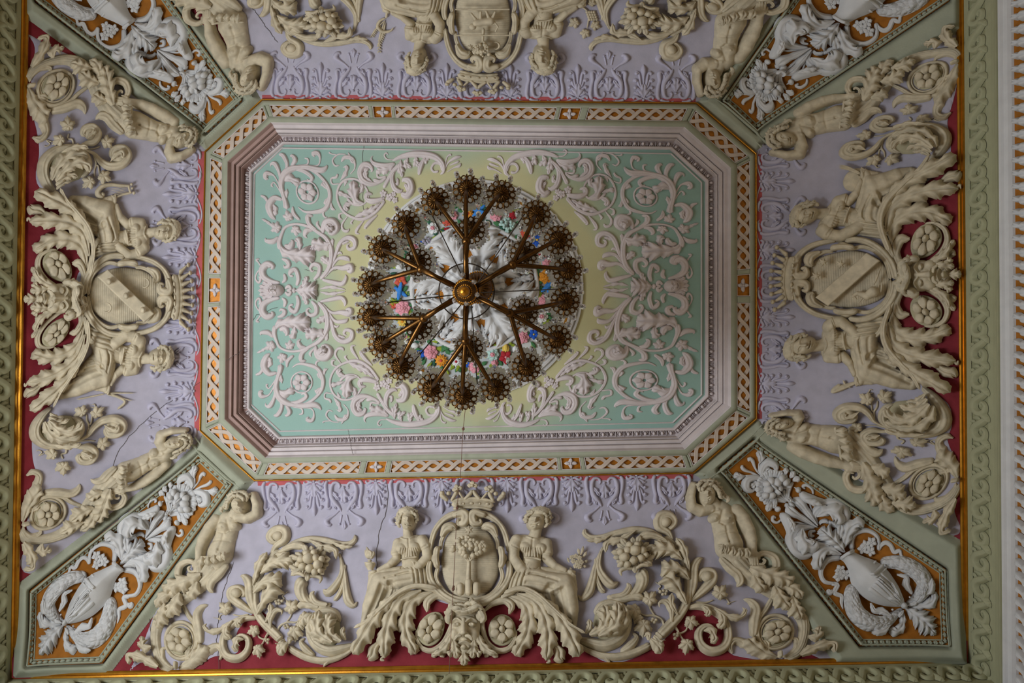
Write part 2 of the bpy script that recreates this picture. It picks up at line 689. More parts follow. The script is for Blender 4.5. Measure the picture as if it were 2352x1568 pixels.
# ------------------------------------------------------------------ the room shell
OCT0 = np.array([(605, 230), (1598, 238), (1734, 355), (1735, 960), (1590, 1085), (588, 1102), (463, 987), (474, 350)], float)   # gilt fillet
OCT1 = np.array([(639, 322), (1549, 334), (1633, 410), (1633, 913), (1556, 990), (630, 1010), (560, 942), (564, 389)], float)     # green field
OCT2 = np.array([(649, 340), (1541, 353), (1611, 419), (1611, 906), (1545, 970), (644, 990), (577, 928), (585, 400)], float)       # fillet in the field
GOLD = np.array([(52, 0 - 208), (2210, -208), (2222.7, 1520), (26.7, 1558.5)], float)
GOLD[0, 0] = 52 + .0165 * 208
REC = 30 * UN                  # the green field lies this much higher than the frame


def oct_at(f):
    return OCT0 * (1 - f) + OCT1 * f


def oct_strip(prof, smooth=False):
    """Moulding mitred round the octagon: prof rows of (fraction from outer to inner edge, setback in px)."""
    V = []
    for f, h in prof:
        V.append(np.c_[oct_at(f), np.full(8, h)])
    return np.concatenate(V), [grid_faces(len(prof), 8, True)]


ceiling = tag(link('ceiling', None, None), kind='structure')

# the vault itself, painted crimson, open where the octagonal field is set back
vault = surf('vault', 'crimson', plate(GOLD, 12, 0, 1, holes=[OCT0]), ceiling)
P4 = {
    'left': [(60, 75), (80, 110), (72, 180), (70, 240), (84, 300), (90, 350), (82, 400), (90, 430), (130, 460), (185, 530), (205, 580), (175, 640), (185, 690), (185, 740), (200, 790), (170, 850), (125, 920), (92, 955), (74, 1000),
             (76, 1060), (88, 1100), (80, 1150), (60, 1200), (66, 1240), (46, 1300), (120, 1290), (470, 1000), (470, 340)],
    'bottom': [(290, 1552), (330, 1520), (400, 1545), (440, 1538), (490, 1508), (530, 1505), (548, 1495), (545, 1450), (598, 1402), (640, 1455), (680, 1500), (750, 1526), (830, 1478), (900, 1400), (960, 1362), (1020, 1385), (1080, 1390),
               (1130, 1385), (1190, 1355), (1260, 1420), (1330, 1480), (1400, 1522), (1480, 1500), (1550, 1445), (1572, 1400), (1640, 1400), (1668, 1450), (1672, 1496), (1710, 1510), (1780, 1516), (1850, 1500), (1925, 1522), (1900, 1400), (1600, 1090), (585, 1105)],
    'right': [(2205, 60), (2196, 110), (2204, 160), (2190, 230), (2176, 280), (2184, 320), (2178, 380), (2140, 410), (2080, 460), (2030, 540), (2060, 590), (2075, 640), (2060, 690), (2032, 740), (2070, 820), (2130, 890), (2180, 930), (2186, 980),
              (2176, 1010), (2196, 1060), (2204, 1110), (2192, 1170), (2204, 1225), (2100, 1200), (1730, 955), (1730, 350), (2100, 120)],
    'top': [(420, -150), (1950, -150), (1600, 240), (600, 236)],
}
for nm, P in P4.items():
    P = cr(np.array(P + P[:1], float), 8 * len(P))[:-1] if nm != 'top' else P
    surf('purple_field', 'purple', plate(P, 5, 1.6, 3, holes=[OCT0]), ceiling)
# rose-red strip between the lilac fields and the octagon
for q in ([(600, 215), (1600, 224), (1600, 240), (600, 234)], [(590, 1098), (1592, 1082), (1592, 1100), (590, 1116)],
          [(455, 345), (476, 345), (466, 990), (444, 990)], [(1733, 352), (1752, 352), (1752, 962), (1733, 962)]):
    surf('rose_border', 'pink', plate(q, 4, 2.2, 1.5), ceiling)

# sage ribs over the four corners, each with an ochre panel sunk in it
RIB = {
    'lower right': [(1740, 962), (1752, 968), (2212, 1243), (2221, 1524), (1918, 1530), (1605, 1098), (1592, 1088)],
    'lower left': [(466, 992), (456, 1012), (393, 1070), (38, 1342), (30, 1556), (250, 1552), (575, 1118), (586, 1104)],
    'upper left': [(473, 345), (440, 320), (53, 37), (52, -205), (250, -205), (420, 0), (590, 208), (603, 230)],
    'upper right': [(1735, 350), (1762, 330), (2211, 72), (2211, -205), (1970, -205), (1800, 0), (1618, 212), (1600, 236)],
}
OCH = {   # A beside the long field, B beside the short field, C, D, E at the outer corner
    'lower right': [(1672, 1078), (1730, 1029), (2157, 1314), (2160, 1467), (1980, 1468)],
    'lower left': [(515, 1113), (462, 1063), (83, 1363), (82, 1513), (230, 1508)],
    'upper left': [(537, 230), (477, 285), (95, -4), (95, -155), (262, -155)],
    'upper right': [(1678, 230), (1735, 283), (2165, -5), (2168, -155), (1941, -155)],
}


def grow(P, d):
    """Offset a convex polygon outwards by d."""
    P = np.asarray(P, float)
    c = P.mean(0)
    n = len(P)
    L = []
    for i in range(n):
        a, b = P[i], P[(i + 1) % n]
        nn = np.array([b[1] - a[1], a[0] - b[0]])
        nn /= np.hypot(*nn)
        if nn @ (a - c) < 0:
            nn = -nn
        L.append((a + nn * d, b - a))
    out = []
    for i in range(n):
        (p, r), (q, s) = L[i - 1], L[i]
        t = np.cross(q - p, s) / np.cross(r, s)
        out.append(p + r * t)
    return np.array(out)


# small shared ornaments, modelled in picture px
def small(name, m, geo, smooth=True):
    V, Fs = join(geo) if isinstance(geo, list) else geo
    s = 0
    for f in Fs:
        a, b, c = V[f[:, 0]], V[f[:, 1]], V[f[:, 2]]
        s += np.cross(b - a, c - a)[:, 2].sum()
    if s < 0:
        Fs = [f[:, ::-1] for f in Fs]
    me = mk_mesh(name, V, Fs, smooth)
    me.materials.append(MAT[m])
    return me


def stamp(name, me, M, parent):
    o = bpy.data.objects.new(name, me)
    COL.objects.link(o)
    o.matrix_world = M
    if parent:
        o.parent = parent
        o.matrix_parent_inverse = parent.matrix_world.inverted()
    return o


WATER = small('moulding_leaf', 'sage', [leaf([(-6, 0, 2.5), (-2, 0, 6), (3, 0, 5), (8, 0, .5)], 2, H=4.5, n=10, k=7), stem([(-7, -6, 1.2), (-3, -7, 1.5), (4, -6.4, .5)], n=5, k=5)])
corner = {}
for nm, R in RIB.items():
    O = np.array(OCH[nm], float)
    Oo = grow(O, 18)
    c = tag(link('trim_%d' % (len(corner) + 1), None, None), kind='structure')
    corner[nm] = c
    surf('rib', 'sage', plate(R, 4, 13, 13, holes=[grow(O, 16)]), c, base=0)
    surf('ochre_panel', 'ochre', plate(grow(O, 17), 6, 0.2, 1), c, base=3.5)
    for d, r, z in ((17, 2.4, 11), (2.5, 1.8, 4)):
        Q = grow(O, d)
        gs = []
        for i in range(5):
            a, b = Q[i], Q[(i + 1) % 5]
            gs.append(stem([(*a, r), (*b, r)], n=24, k=5, z=z, capped=False))
        surf('moulding_fillet', 'sage', gs, c)
    Q = grow(O, 9.5)
    for i in range(5):
        a, b = Q[i], Q[(i + 1) % 5]
        L = np.hypot(*(b - a))
        n = int(L / 13.5)
        ang = math.atan2(*(b - a)[::-1])
        for j in range(n):
            x, y = a + (b - a) * (j + .5) / n
            if -30 < x < 2380 and -30 < y < 1600:
                stamp('moulding_leaf', WATER, frame_at(x, y, 4.5, ang, .95), c)

for i, nm in ((1, 'upper right'), (3, 'lower right'), (5, 'lower left'), (7, 'upper left')):
    # two fillets across the inner end of each rib
    cc = np.array([1100, 665.0])
    for q, r in ((1.028, 2.2), (1.052, 3.0)):
        a, b = cc + (OCT0[i] - cc) * q, cc + (OCT0[(i + 1) % 8] - cc) * q
        surf('rib_fillet', 'sage', stem([(*(a * .96 + b * .04), r), (*(a * .04 + b * .96), r)], n=14, k=5, z=11, capped=False), corner[nm])

# ------------------------------------------------------------------ octagonal frame
frame = tag(link('trim_5', None, None), kind='structure')
surf('gilt_fillet', 'gold', oct_strip([(-.035, 0), (-.03, 5), (-.012, 7.5), (.008, 7.5), (.02, 5), (.024, 2)]), frame)
surf('sage_band', 'sage', oct_strip([(.02, 0), (.03, 5), (.14, 5), (.15, 3)]), frame)
surf('sage_band', 'sage', oct_strip([(.425, 3), (.435, 5), (.575, 5), (.59, 2)]), frame)
surf('panel_ground', 'gilt_ground', oct_strip([(.13, 1.2), (.45, 1.2)]), frame)
PROF = [(.575, 5), (.585, 4), (.60, -1), (.605, -3), (.675, -3.5), (.68, -11), (.695, -11), (.70, -8), (.765, -9), (.77, -17), (.782, -17), (.786, -14), (.80, -14.5), (.80, -23)]


def side_strip(name, m, prof, sides):
    V, F = oct_strip(prof)
    F = [F[0].reshape(-1, 8, 4)[:, sides].reshape(-1, 4)]
    return surf(name, m, (V, F), frame, smooth=False)


# the steps carry trompe l'oeil shade in their colour: mauve at the left end of the room, rosy white on the other sides
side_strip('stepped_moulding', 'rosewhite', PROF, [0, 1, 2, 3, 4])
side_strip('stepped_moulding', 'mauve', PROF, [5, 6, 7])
side_strip('egg_bed', 'rosewhite', [(.80, -23), (.81, -28), (.94, -29), (.945, -25)], [0, 1, 2, 3, 4])
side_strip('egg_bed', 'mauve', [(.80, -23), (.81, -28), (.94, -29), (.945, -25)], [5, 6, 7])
surf('inner_fillet', 'rosewhite', oct_strip([(.945, -25), (.95, -21.5), (.98, -21.5), (.995, -23), (1.0, -31)]), frame)
EGG = small('egg', 'rosewhite', [blob(0, .4, 4.0, 5.2, H=7, n=12, m=4)])
CUP = small('egg_shell', 'rosewhite', [stem([(-6, -5.4, 1.0), (-6, 1, 1.2), (-3.6, 5.6, 1.2), (0, 6.6, 1.1), (3.6, 5.6, 1.2), (6, 1, 1.2), (6, -5.4, 1.0)], n=15, k=5, hk=3.2)])
DART = small('dart', 'rosewhite', [leaf([(0, -6, .8), (0, -1, 2.2), (0, 6.5, .4)], 1, H=5.5, n=7, k=5, dep=0), stem([(-2.6, -5, .6), (-1.6, 0, .9), (-.8, 4, .4)], n=5, k=5), stem([(2.6, -5, .6), (1.6, 0, .9), (.8, 4, .4)], n=5, k=5)])
E0, E1 = oct_at(.875), oct_at(.88)
for i in range(8):
    a, b = E0[i], E0[(i + 1) % 8]
    L = np.hypot(*(b - a))
    n = max(2, int(round(L / 19.8)))
    t = (b - a) / L
    ang = math.atan2(t[1], t[0])
    for j in range(n):
        x, y = a + (b - a) * (j + .5) / n
        stamp('egg', EGG, frame_at(x, y, -28, ang, 1.0), frame)
        stamp('egg_shell', CUP, frame_at(x, y, -28.2, ang, 1.0), frame)
        x, y = a + (b - a) * (j + 0.0) / n
        if j:
            stamp('dart', DART, frame_at(x, y, -28.2, ang, 1.0), frame)

# guilloche panels: (side index, from, to) as fractions of the side, and square flower panels
PAN = {0: [(.012, .241), (.304, .681), (.757, .985)], 4: [(.012, .241), (.307, .694), (.768, .985)], 2: [(.015, .43), (.565, .985)], 6: [(.015, .44), (.565, .985)],
       1: [(.04, .96)], 3: [(.04, .96)], 5: [(.04, .96)], 7: [(.04, .96)]}
SQ = {0: [(.252, .295), (.692, .738)], 4: [(.253, .297), (.707, .753)], 2: [(.452, .536)], 6: [(.457, .548)]}


def side_pt(i, f, s):
    o = oct_at(f)
    return o[i] * (1 - s) + o[(i + 1) % 8] * s


for i in range(8):
    spans = sorted(PAN.get(i, []) + SQ.get(i, []))
    # sage dividers between the panels
    edges = [0.0] + [v for sp in spans for v in sp] + [1.0]
    for j in range(0, len(edges), 2):
        s0, s1 = edges[j], edges[j + 1]
        quad = [side_pt(i, .12, s0), side_pt(i, .12, s1), side_pt(i, .44, s1), side_pt(i, .44, s0)]
        surf('divider', 'sage', plate(quad, 2, 3.8, 1.2), frame, base=1.2)
    for s0, s1 in spans:
        is_sq = (s0, s1) in SQ.get(i, [])
        q = [side_pt(i, .145, s0), side_pt(i, .145, s1), side_pt(i, .43, s1), side_pt(i, .43, s0)]
        rim = []
        for a, b in zip(q, q[1:] + q[:1]):
            rim.append(stem([(*a, .9), (*b, .9)], n=4, k=5, z=4.2, capped=False))
        surf('panel_rim', 'rosewhite', rim, frame)
        c0, c1 = (q[0] + q[3]) / 2, (q[1] + q[2]) / 2
        hw = np.hypot(*(q[3] - q[0])) / 2
        t = (c1 - c0)
        L = np.hypot(*t)
        t = t / L
        nn = np.array([-t[1], t[0]])
        if is_sq:
            c = (c0 + c1) / 2
            ang = math.atan2(t[1], t[0])
            fl = []
            for kq in range(4):
                a = ang + kq * PI / 2
                rr = hw * .98 if kq % 2 else hw * 1.15
                fl.append(petal(c[0], c[1], a, rr, 4.2, H=4))
                fl.append(leaf([(c[0], c[1], 1), (c[0] + math.cos(a + PI / 4) * 5, c[1] + math.sin(a + PI / 4) * 5, 1.6), (c[0] + math.cos(a + PI / 4) * 8, c[1] + math.sin(a + PI / 4) * 8, .3)], 1, H=2, n=6, k=5, dep=0))
            surf('flower', 'rosewhite', fl, frame, base=1.3)
            surf('flower_eye', 'rosewhite', blob(c[0], c[1], 2.6, H=5), frame, base=1.5)
            continue
        npd = max(3, int(round(L / 31.0))) / 2.0
        for ph in (0, 1):
            ss = np.linspace(0.004, .996, int(npd * 22) + 1)
            w = np.cos(ss * npd * 2 * PI / 1.0 + ph * PI) if npd else 0
            cx = c0[None] + t[None] * (ss * L)[:, None] + nn[None] * (w * hw * .70)[:, None]
            lift = 1.6 + 1.5 * np.sin(ss * npd * 2 * PI * 1.0 + (ph * PI))
            T, N = _normals(cx)
            V = []
            for u, dh in ((-1, 0), (-.9, 1.3), (-.6, .9), (0, 1.2), (.6, .9), (.9, 1.3), (1, 0)):
                V.append(np.c_[cx + N * (u * 4.3), lift + dh])
            V = np.stack(V, 1).reshape(-1, 3)
            surf('ribbon', 'panel_ribbon', (V, [grid_faces(len(ss), 7)]), frame, base=1.4)


# ------------------------------------------------------------------ the green field with its fillet
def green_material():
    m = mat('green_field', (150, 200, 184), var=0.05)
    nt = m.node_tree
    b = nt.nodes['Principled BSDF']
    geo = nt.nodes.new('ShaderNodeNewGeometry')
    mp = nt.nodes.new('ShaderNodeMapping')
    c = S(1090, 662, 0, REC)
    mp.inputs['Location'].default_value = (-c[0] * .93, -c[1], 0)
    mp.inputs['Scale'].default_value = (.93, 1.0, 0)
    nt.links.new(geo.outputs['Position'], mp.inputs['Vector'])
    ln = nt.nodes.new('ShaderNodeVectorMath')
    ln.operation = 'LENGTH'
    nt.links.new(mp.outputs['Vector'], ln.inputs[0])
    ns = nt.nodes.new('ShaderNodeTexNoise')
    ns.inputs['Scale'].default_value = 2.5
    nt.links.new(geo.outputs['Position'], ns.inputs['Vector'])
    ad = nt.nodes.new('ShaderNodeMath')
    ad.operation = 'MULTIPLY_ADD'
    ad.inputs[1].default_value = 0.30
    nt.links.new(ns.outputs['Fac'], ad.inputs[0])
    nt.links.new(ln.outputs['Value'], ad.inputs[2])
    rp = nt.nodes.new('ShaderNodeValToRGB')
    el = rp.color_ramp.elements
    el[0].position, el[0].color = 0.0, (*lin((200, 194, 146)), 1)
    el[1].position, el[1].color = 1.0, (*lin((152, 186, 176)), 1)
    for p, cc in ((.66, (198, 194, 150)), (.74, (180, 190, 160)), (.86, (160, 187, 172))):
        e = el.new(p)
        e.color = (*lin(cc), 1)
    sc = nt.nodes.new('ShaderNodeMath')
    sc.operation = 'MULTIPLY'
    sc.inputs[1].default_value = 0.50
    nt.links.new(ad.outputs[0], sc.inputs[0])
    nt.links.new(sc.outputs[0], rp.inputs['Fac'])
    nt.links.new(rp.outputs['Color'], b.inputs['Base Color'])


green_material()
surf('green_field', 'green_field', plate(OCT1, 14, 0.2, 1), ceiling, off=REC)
gs = []
for i in range(8):
    a, b = OCT2[i], OCT2[(i + 1) % 8]
    gs.append(stem([(*a, 1.7), (*b, 1.7)], n=8, k=5, hk=1.6, capped=False))
surf('field_fillet', 'rosewhite', gs, ceiling, off=REC, base=.2)

# ------------------------------------------------------------------ medallion
MC = (1090, 662)
med = Thing('ceiling_medallion', 'round white plaster ceiling medallion with a gilt ring around the flower garland', 'medallion', MC, off=REC, base=0.2)
med.p('outer_moulding', 'white', lathe(*MC, [(250, 0), (249, 4), (244, 5), (243, 3), (240, 3), (239, 8), (233, 9), (232, 6), (229, 6), (228, 10), (224, 11), (223, 6)], n=120), smooth=False)
med.p('gilt_ring', 'gold', lathe(*MC, [(224, 5), (223.5, 8), (221.5, 9), (219.5, 8), (219, 1)], n=120))
mat('grey_blue', (168, 178, 186), rgb2=(214, 216, 210), scale=1.6, var=.08)
med.p('garland_ground', 'grey_blue', lathe(*MC, [(222, 1.2), (180, .8), (140, .8)], n=96))
med.p('inner_rim', 'white', lathe(*MC, [(149, 0), (148.5, 5), (146, 7), (141, 7), (139, 4), (138, 1)], n=96))
med.p('gilt_ground', 'gilt_ground', lathe(*MC, [(139, 1.5), (60, 1.2), (5, 1.2)], n=64))
bead = blob(0, 0, 1.7, H=2.6, n=8, m=3)
for k in range(8):          # big acanthus leaves of the boss
    a = k * 2 * PI / 8 + .2
    c, s = math.cos(a), math.sin(a)
    R_ = lambda r, w, o=0.0: (MC[0] + r * math.cos(a + o), MC[1] + r * math.sin(a + o), w)
    med.p('acanthus_leaf', 'white', leaf([R_(35, 12), R_(62, 34), R_(92, 50), R_(116, 44), R_(130, 22), R_(137, 3)], 4, H=17, dep=.5, n=52, k=19, tip=.2, rib=.35), base=2)
    for e in (-1, 1):
        med.p('leaf_lobe', 'white', leaf([R_(78, 4, .06 * e), R_(100, 15, .14 * e), R_(118, 13, .2 * e), R_(126, 2, .22 * e)], 2, H=8, n=18, k=9), base=11)
        med.p('scroll_eye', 'white', stem(spiral(*R_(104, 0, .34 * e)[:2], 7, 1.5, a + PI * (e < 0), 1.1 * e, 2.8, 1.3), n=16, k=5), base=6)
    b = a + PI / 8
    c, s = math.cos(b), math.sin(b)
    med.p('husk_leaf', 'white', leaf([(MC[0] + 84 * c, MC[1] + 84 * s, 4), (MC[0] + 106 * c, MC[1] + 106 * s, 10), (MC[0] + 122 * c, MC[1] + 122 * s, 13), (MC[0] + 137 * c, MC[1] + 137 * s, 2)], 3, H=11, n=24, k=9), base=1)
for k in range(8):
    a = (k + .5) * 2 * PI / 8 + .2
    c, s = math.cos(a), math.sin(a)
    g = leaf([(MC[0] + 12 * c, MC[1] + 12 * s, 8), (MC[0] + 38 * c, MC[1] + 38 * s, 17), (MC[0] + 58 * c, MC[1] + 58 * s, 17), (MC[0] + 70 * c, MC[1] + 70 * s, 2)], 3, H=14, n=24, k=11)
    med.p('acanthus_leaf', 'white', g, base=16)
med.p('boss', 'white', lathe(*MC, [(42, 12), (40, 22), (34, 27), (30, 25), (20, 26), (1, 26)], n=40))

# ------------------------------------------------------------------ painted-plaster flower garland
for nm, c in (('petal_pink', (226, 158, 170)), ('petal_white', (224, 226, 226)), ('petal_red', (170, 40, 50)), ('petal_orange', (222, 150, 50)), ('petal_blue', (36, 92, 196)), ('petal_coral', (206, 92, 74)),
              ('petal_yellow', (220, 190, 90)), ('petal_mint', (182, 212, 206)), ('petal_lilac', (168, 162, 178)), ('leaf_green', (70, 122, 78)), ('leaf_dark', (44, 88, 70)), ('leaf_lime', (142, 160, 52)), ('ribbon_blue', (60, 134, 216))):
    mat(nm, c, var=.16, scale=40)
gar = Thing('flower_garland', 'bright garland of painted roses, daisies and blue ribbons around the white medallion', 'garland', MC, off=REC, base=1.5)
GZ = lambda x, y: (880 + x / 3.92, 470 + y / 3.92)
rg = random.Random(3)
greens = ['leaf_green', 'leaf_dark', 'leaf_green', 'leaf_lime']
for k in range(290):
    a = k * 2 * PI / 290 + rg.uniform(-.02, .02)
    r = rg.choice((156, 160, 170, 180, 190, 196)) + rg.uniform(-5, 5)
    x, y = MC[0] + r * math.cos(a), MC[1] + r * math.sin(a)
    b = a + rg.uniform(-1.2, 1.2) + (PI if r < 168 else 0)
    L = rg.uniform(13, 23)
    w = rg.uniform(3.4, 6.6)
    c, s = math.cos(b), math.sin(b)
    gar.p('leaf', greens[rg.randrange(4)], leaf([(x, y, .6), (x + c * L * .45, y + s * L * .45, w), (x + c * L, y + s * L, .3)], 2, H=2.4, dep=.12, n=9, k=7, rib=.5), base=1.5 + rg.uniform(0, 3))


def rose(x, y, r, m, core=None):
    g = []
    for q, (rr, n, zz) in enumerate(((r, 7, 1.5), (r * .72, 6, 4), (r * .46, 5, 6.5))):
        for j in range(n):
            a = j * 2 * PI / n + q * .5
            g.append(petal(x + rr * .25 * math.cos(a), y + rr * .25 * math.sin(a), a, rr * .8, rr * .42, H=rr * .3, z=zz, n=6, k=6, cup=.5))
    o = gar.p('rose', m, g)
    gar.p('rose_heart', core or m, [blob(x, y, r * .22, H=r * .16, z=8, n=8, m=3), ring(x, y, r * .3, r * .26, r * .07, z=8, n=12, k=5)], parent=o)


def daisy(x, y, r, m, core, n=11):
    g = [petal(x, y, j * 2 * PI / n, r, r * .26, H=r * .14, z=2.5, n=5, k=5) for j in range(n)]
    g += [petal(x, y, (j + .5) * 2 * PI / n, r * .75, r * .22, H=r * .14, z=4, n=5, k=5) for j in range(n)]
    o = gar.p('daisy', m, g)
    gar.p('daisy_eye', core, blob(x, y, r * .26, H=r * .22, z=4.5, n=10, m=3), parent=o)


def star(x, y, r, m, core, n=5):
    g = [petal(x, y, j * 2 * PI / n + .3, r, r * .42, H=r * .2, z=2.5, n=6, k=6) for j in range(n)]
    o = gar.p('blossom', m, g)
    gar.p('blossom_eye', core, blob(x, y, r * .2, H=r * .25, z=3.5, n=8, m=3), parent=o)


def cluster(x, y, r, m):
    g = []
    for j in range(26):
        a, q = rg.uniform(0, 2 * PI), r * math.sqrt(rg.random()) * .9
        g.append(blob(x + q * math.cos(a), y + q * math.sin(a) * .8, r * .2, H=r * .2, z=2 + (r - q) * .3, n=6, m=2))
    gar.p('flower_cluster', m, g)


def tulip(x, y, r, m, a):
    g = [petal(x - r * .7 * math.cos(a), y - r * .7 * math.sin(a), a + d, r * 1.7, r * .42, H=r * .3, z=zz, n=7, k=6) for d, zz in ((-.3, 2.5), (.3, 2.5), (0, 4))]
    gar.p('tulip', m, g)


def bow(x, y, a):
    g = []
    for d in (-.55, .55):
        c, s = math.cos(a + d), math.sin(a + d)
        g.append(stem([(x - 22 * c, y - 22 * s, 2.6), (x - 9 * c, y - 9 * s, 4.6), (x + 8 * c, y + 8 * s, 4.6), (x + 21 * c, y + 21 * s, 2.2)], hk=.6, n=14, k=7, z=4.5 + d * 3, rib=.3))
    gar.p('ribbon_bow', 'ribbon_blue', g)


P_ = [('r', 630, 100, 38, 'petal_pink'), ('r', 450, 215, 48, 'petal_white'), ('r', 575, 150, 42, 'petal_coral'), ('d', 765, 85, 48, 'petal_orange'), ('r', 1015, 100, 50, 'petal_pink'), ('c', 1115, 185, 70, 'petal_mint'),
      ('r', 1170, 95, 36, 'petal_red'), ('d', 1280, 262, 48, 'petal_coral'), ('s', 1385, 320, 58, 'petal_blue'), ('d', 1405, 448, 44, 'petal_white'), ('s', 1482, 455, 32, 'petal_red'), ('r', 1475, 535, 42, 'petal_pink'),
      ('r', 1465, 650, 58, 'petal_orange'), ('r', 1450, 865, 52, 'petal_pink'), ('r', 1425, 1005, 54, 'petal_white'), ('c', 1520, 968, 26, 'petal_red'), ('s', 1360, 1090, 34, 'petal_coral'), ('r', 1255, 1190, 54, 'petal_pink'),
      ('s', 1355, 1165, 44, 'petal_blue'), ('t', 1105, 1280, 42, 'petal_yellow'), ('t', 1190, 1290, 32, 'petal_white'), ('s', 1105, 1370, 58, 'petal_red'), ('r', 985, 1345, 54, 'petal_mint'), ('r', 1005, 1422, 30, 'petal_pink'),
      ('r', 825, 1455, 52, 'petal_pink'), ('s', 755, 1425, 34, 'petal_blue'), ('d', 660, 1408, 46, 'petal_white'), ('d', 525, 1400, 54, 'petal_orange'), ('r', 430, 1325, 58, 'petal_pink'), ('s', 335, 1345, 44, 'petal_blue'),
      ('t', 290, 1270, 44, 'petal_white'), ('d', 180, 1050, 48, 'petal_yellow'), ('r', 180, 930, 62, 'petal_pink'), ('s', 92, 905, 36, 'petal_coral'), ('s', 160, 690, 52, 'petal_coral'), ('t', 150, 560, 40, 'petal_white'),
      ('r', 285, 380, 34, 'petal_pink'), ('s', 312, 320, 46, 'petal_blue'), ('c', 400, 330, 46, 'petal_lilac'), ('c', 575, 225, 24, 'petal_red'), ('c', 1240, 1080, 22, 'petal_coral'), ('c', 200, 1185, 24, 'petal_pink')]
for kd, x, y, r, m in P_:
    X, Y = GZ(x, y)
    r /= 3.4
    core = {'petal_white': 'petal_red', 'petal_orange': 'petal_coral', 'petal_coral': 'petal_orange', 'petal_blue': 'petal_yellow', 'petal_red': 'petal_pink', 'petal_yellow': 'petal_orange'}.get(m, 'petal_coral')
    if kd == 'r': rose(X, Y, r, m, 'petal_pink' if m in ('petal_white', 'petal_mint') else m)
    elif kd == 'd': daisy(X, Y, r, m, core)
    elif kd == 's': star(X, Y, r, m, core)
    elif kd == 'c': cluster(X, Y, r, m)
    else: tulip(X, Y, r, m, math.atan2(Y - MC[1], X - MC[0]) + .6)
bow(*GZ(860, 60), -.2)
bow(*GZ(155, 780), 1.2)
bow(*GZ(1480, 735), 1.9)

# ------------------------------------------------------------------ rinceaux of the green field: one quarter traced, carried to the other three
Q1, Q2 = (570, 650, 4.48), (800, 740, 6.03)


def to_px(Z, p):
    return (Z[0] + p[0] / Z[2], Z[1] + p[1] / Z[2])


QA = {'lower left': [(694, 877), (795, 887), (742, 806), (731, 692), (677, 737), (994, 936), (908, 947), (878, 884), (800, 766)],
      'upper left': [(707, 442), (811, 443), (759, 524), (736, 642), (688, 588), (1006, 392), (922, 384), (892, 450), (807, 563)],
      'upper right': [(1481, 453), (1377, 430), (1433, 514), (1456, 632), (1517, 578), (1175, 394), (1262, 377), (1293, 443), (1382, 555)],
      'lower right': [(1479, 872), (1344, 880), (1418, 806), (1451, 681), (1504, 734), (1165, 932), (1224, 948), (1267, 880), (1364, 770)]}

MAIN = [
    [(720, 190, 20), (800, 290, 28), (820, 400, 30), (800, 500, 28), (740, 590, 24), (660, 640, 20), (550, 690, 16), (430, 700, 13), (330, 660, 15), (290, 580, 18), (270, 500, 26), (290, 430, 30)],
    [(300, 350, 8), (360, 330, 24), (380, 290, 24), (340, 270, 14), (325, 295, 5)], [(320, 480, 15), (380, 470, 36), (400, 520, 25), (380, 540, 5)],
    [(740, 190, 12), (840, 170, 22), (960, 150, 26), (1000, 200, 22), (990, 240, 6)], [(760, 210, 12), (860, 300, 16), (960, 300, 26), (1040, 310, 40), (1050, 270, 30), (1000, 270, 6)],
    [(780, 240, 14), (850, 380, 18), (900, 540, 28), (980, 600, 28), (1060, 570, 30), (1070, 500, 24), (1010, 480, 19), (985, 520, 14), (1020, 540, 6)],
    [(830, 300, 8), (900, 390, 18), (1000, 390, 24), (1030, 360, 6)], [(860, 420, 8), (910, 450, 14), (940, 430, 4)],
    [(650, 180, 14), (700, 240, 24), (700, 310, 24), (640, 330, 22), (605, 290, 17), (625, 260, 11), (650, 275, 5)],
    [(700, 640, 14), (700, 690, 26), (730, 750, 40), (800, 760, 44), (840, 700, 42), (800, 650, 30), (750, 660, 18)],
    [(640, 660, 10), (560, 720, 24), (550, 790, 26), (600, 800, 8)], [(690, 660, 8), (640, 720, 16), (650, 760, 5)], [(600, 660, 10), (540, 650, 28), (520, 600, 20), (545, 575, 5)],
    [(260, 560, 10), (210, 510, 28), (140, 510, 20), (130, 540, 4)]]
MLEAF = [([(280, 480, 20), (330, 420, 60), (430, 400, 85), (540, 400, 110), (645, 400, 8)], 4), ([(810, 560, 12), (740, 520, 75), (650, 530, 64), (590, 530, 8)], 3), ([(810, 330, 15), (760, 370, 48), (705, 400, 8)], 2),
         ([(820, 480, 10), (810, 560, 22), (805, 595, 4)], 1), ([(760, 660, 10), (770, 720, 55), (830, 740, 6)], 2), ([(940, 590, 8), (940, 550, 26), (1000, 560, 5)], 2), ([(480, 430, 10), (470, 520, 50), (430, 560, 6)], 2)]
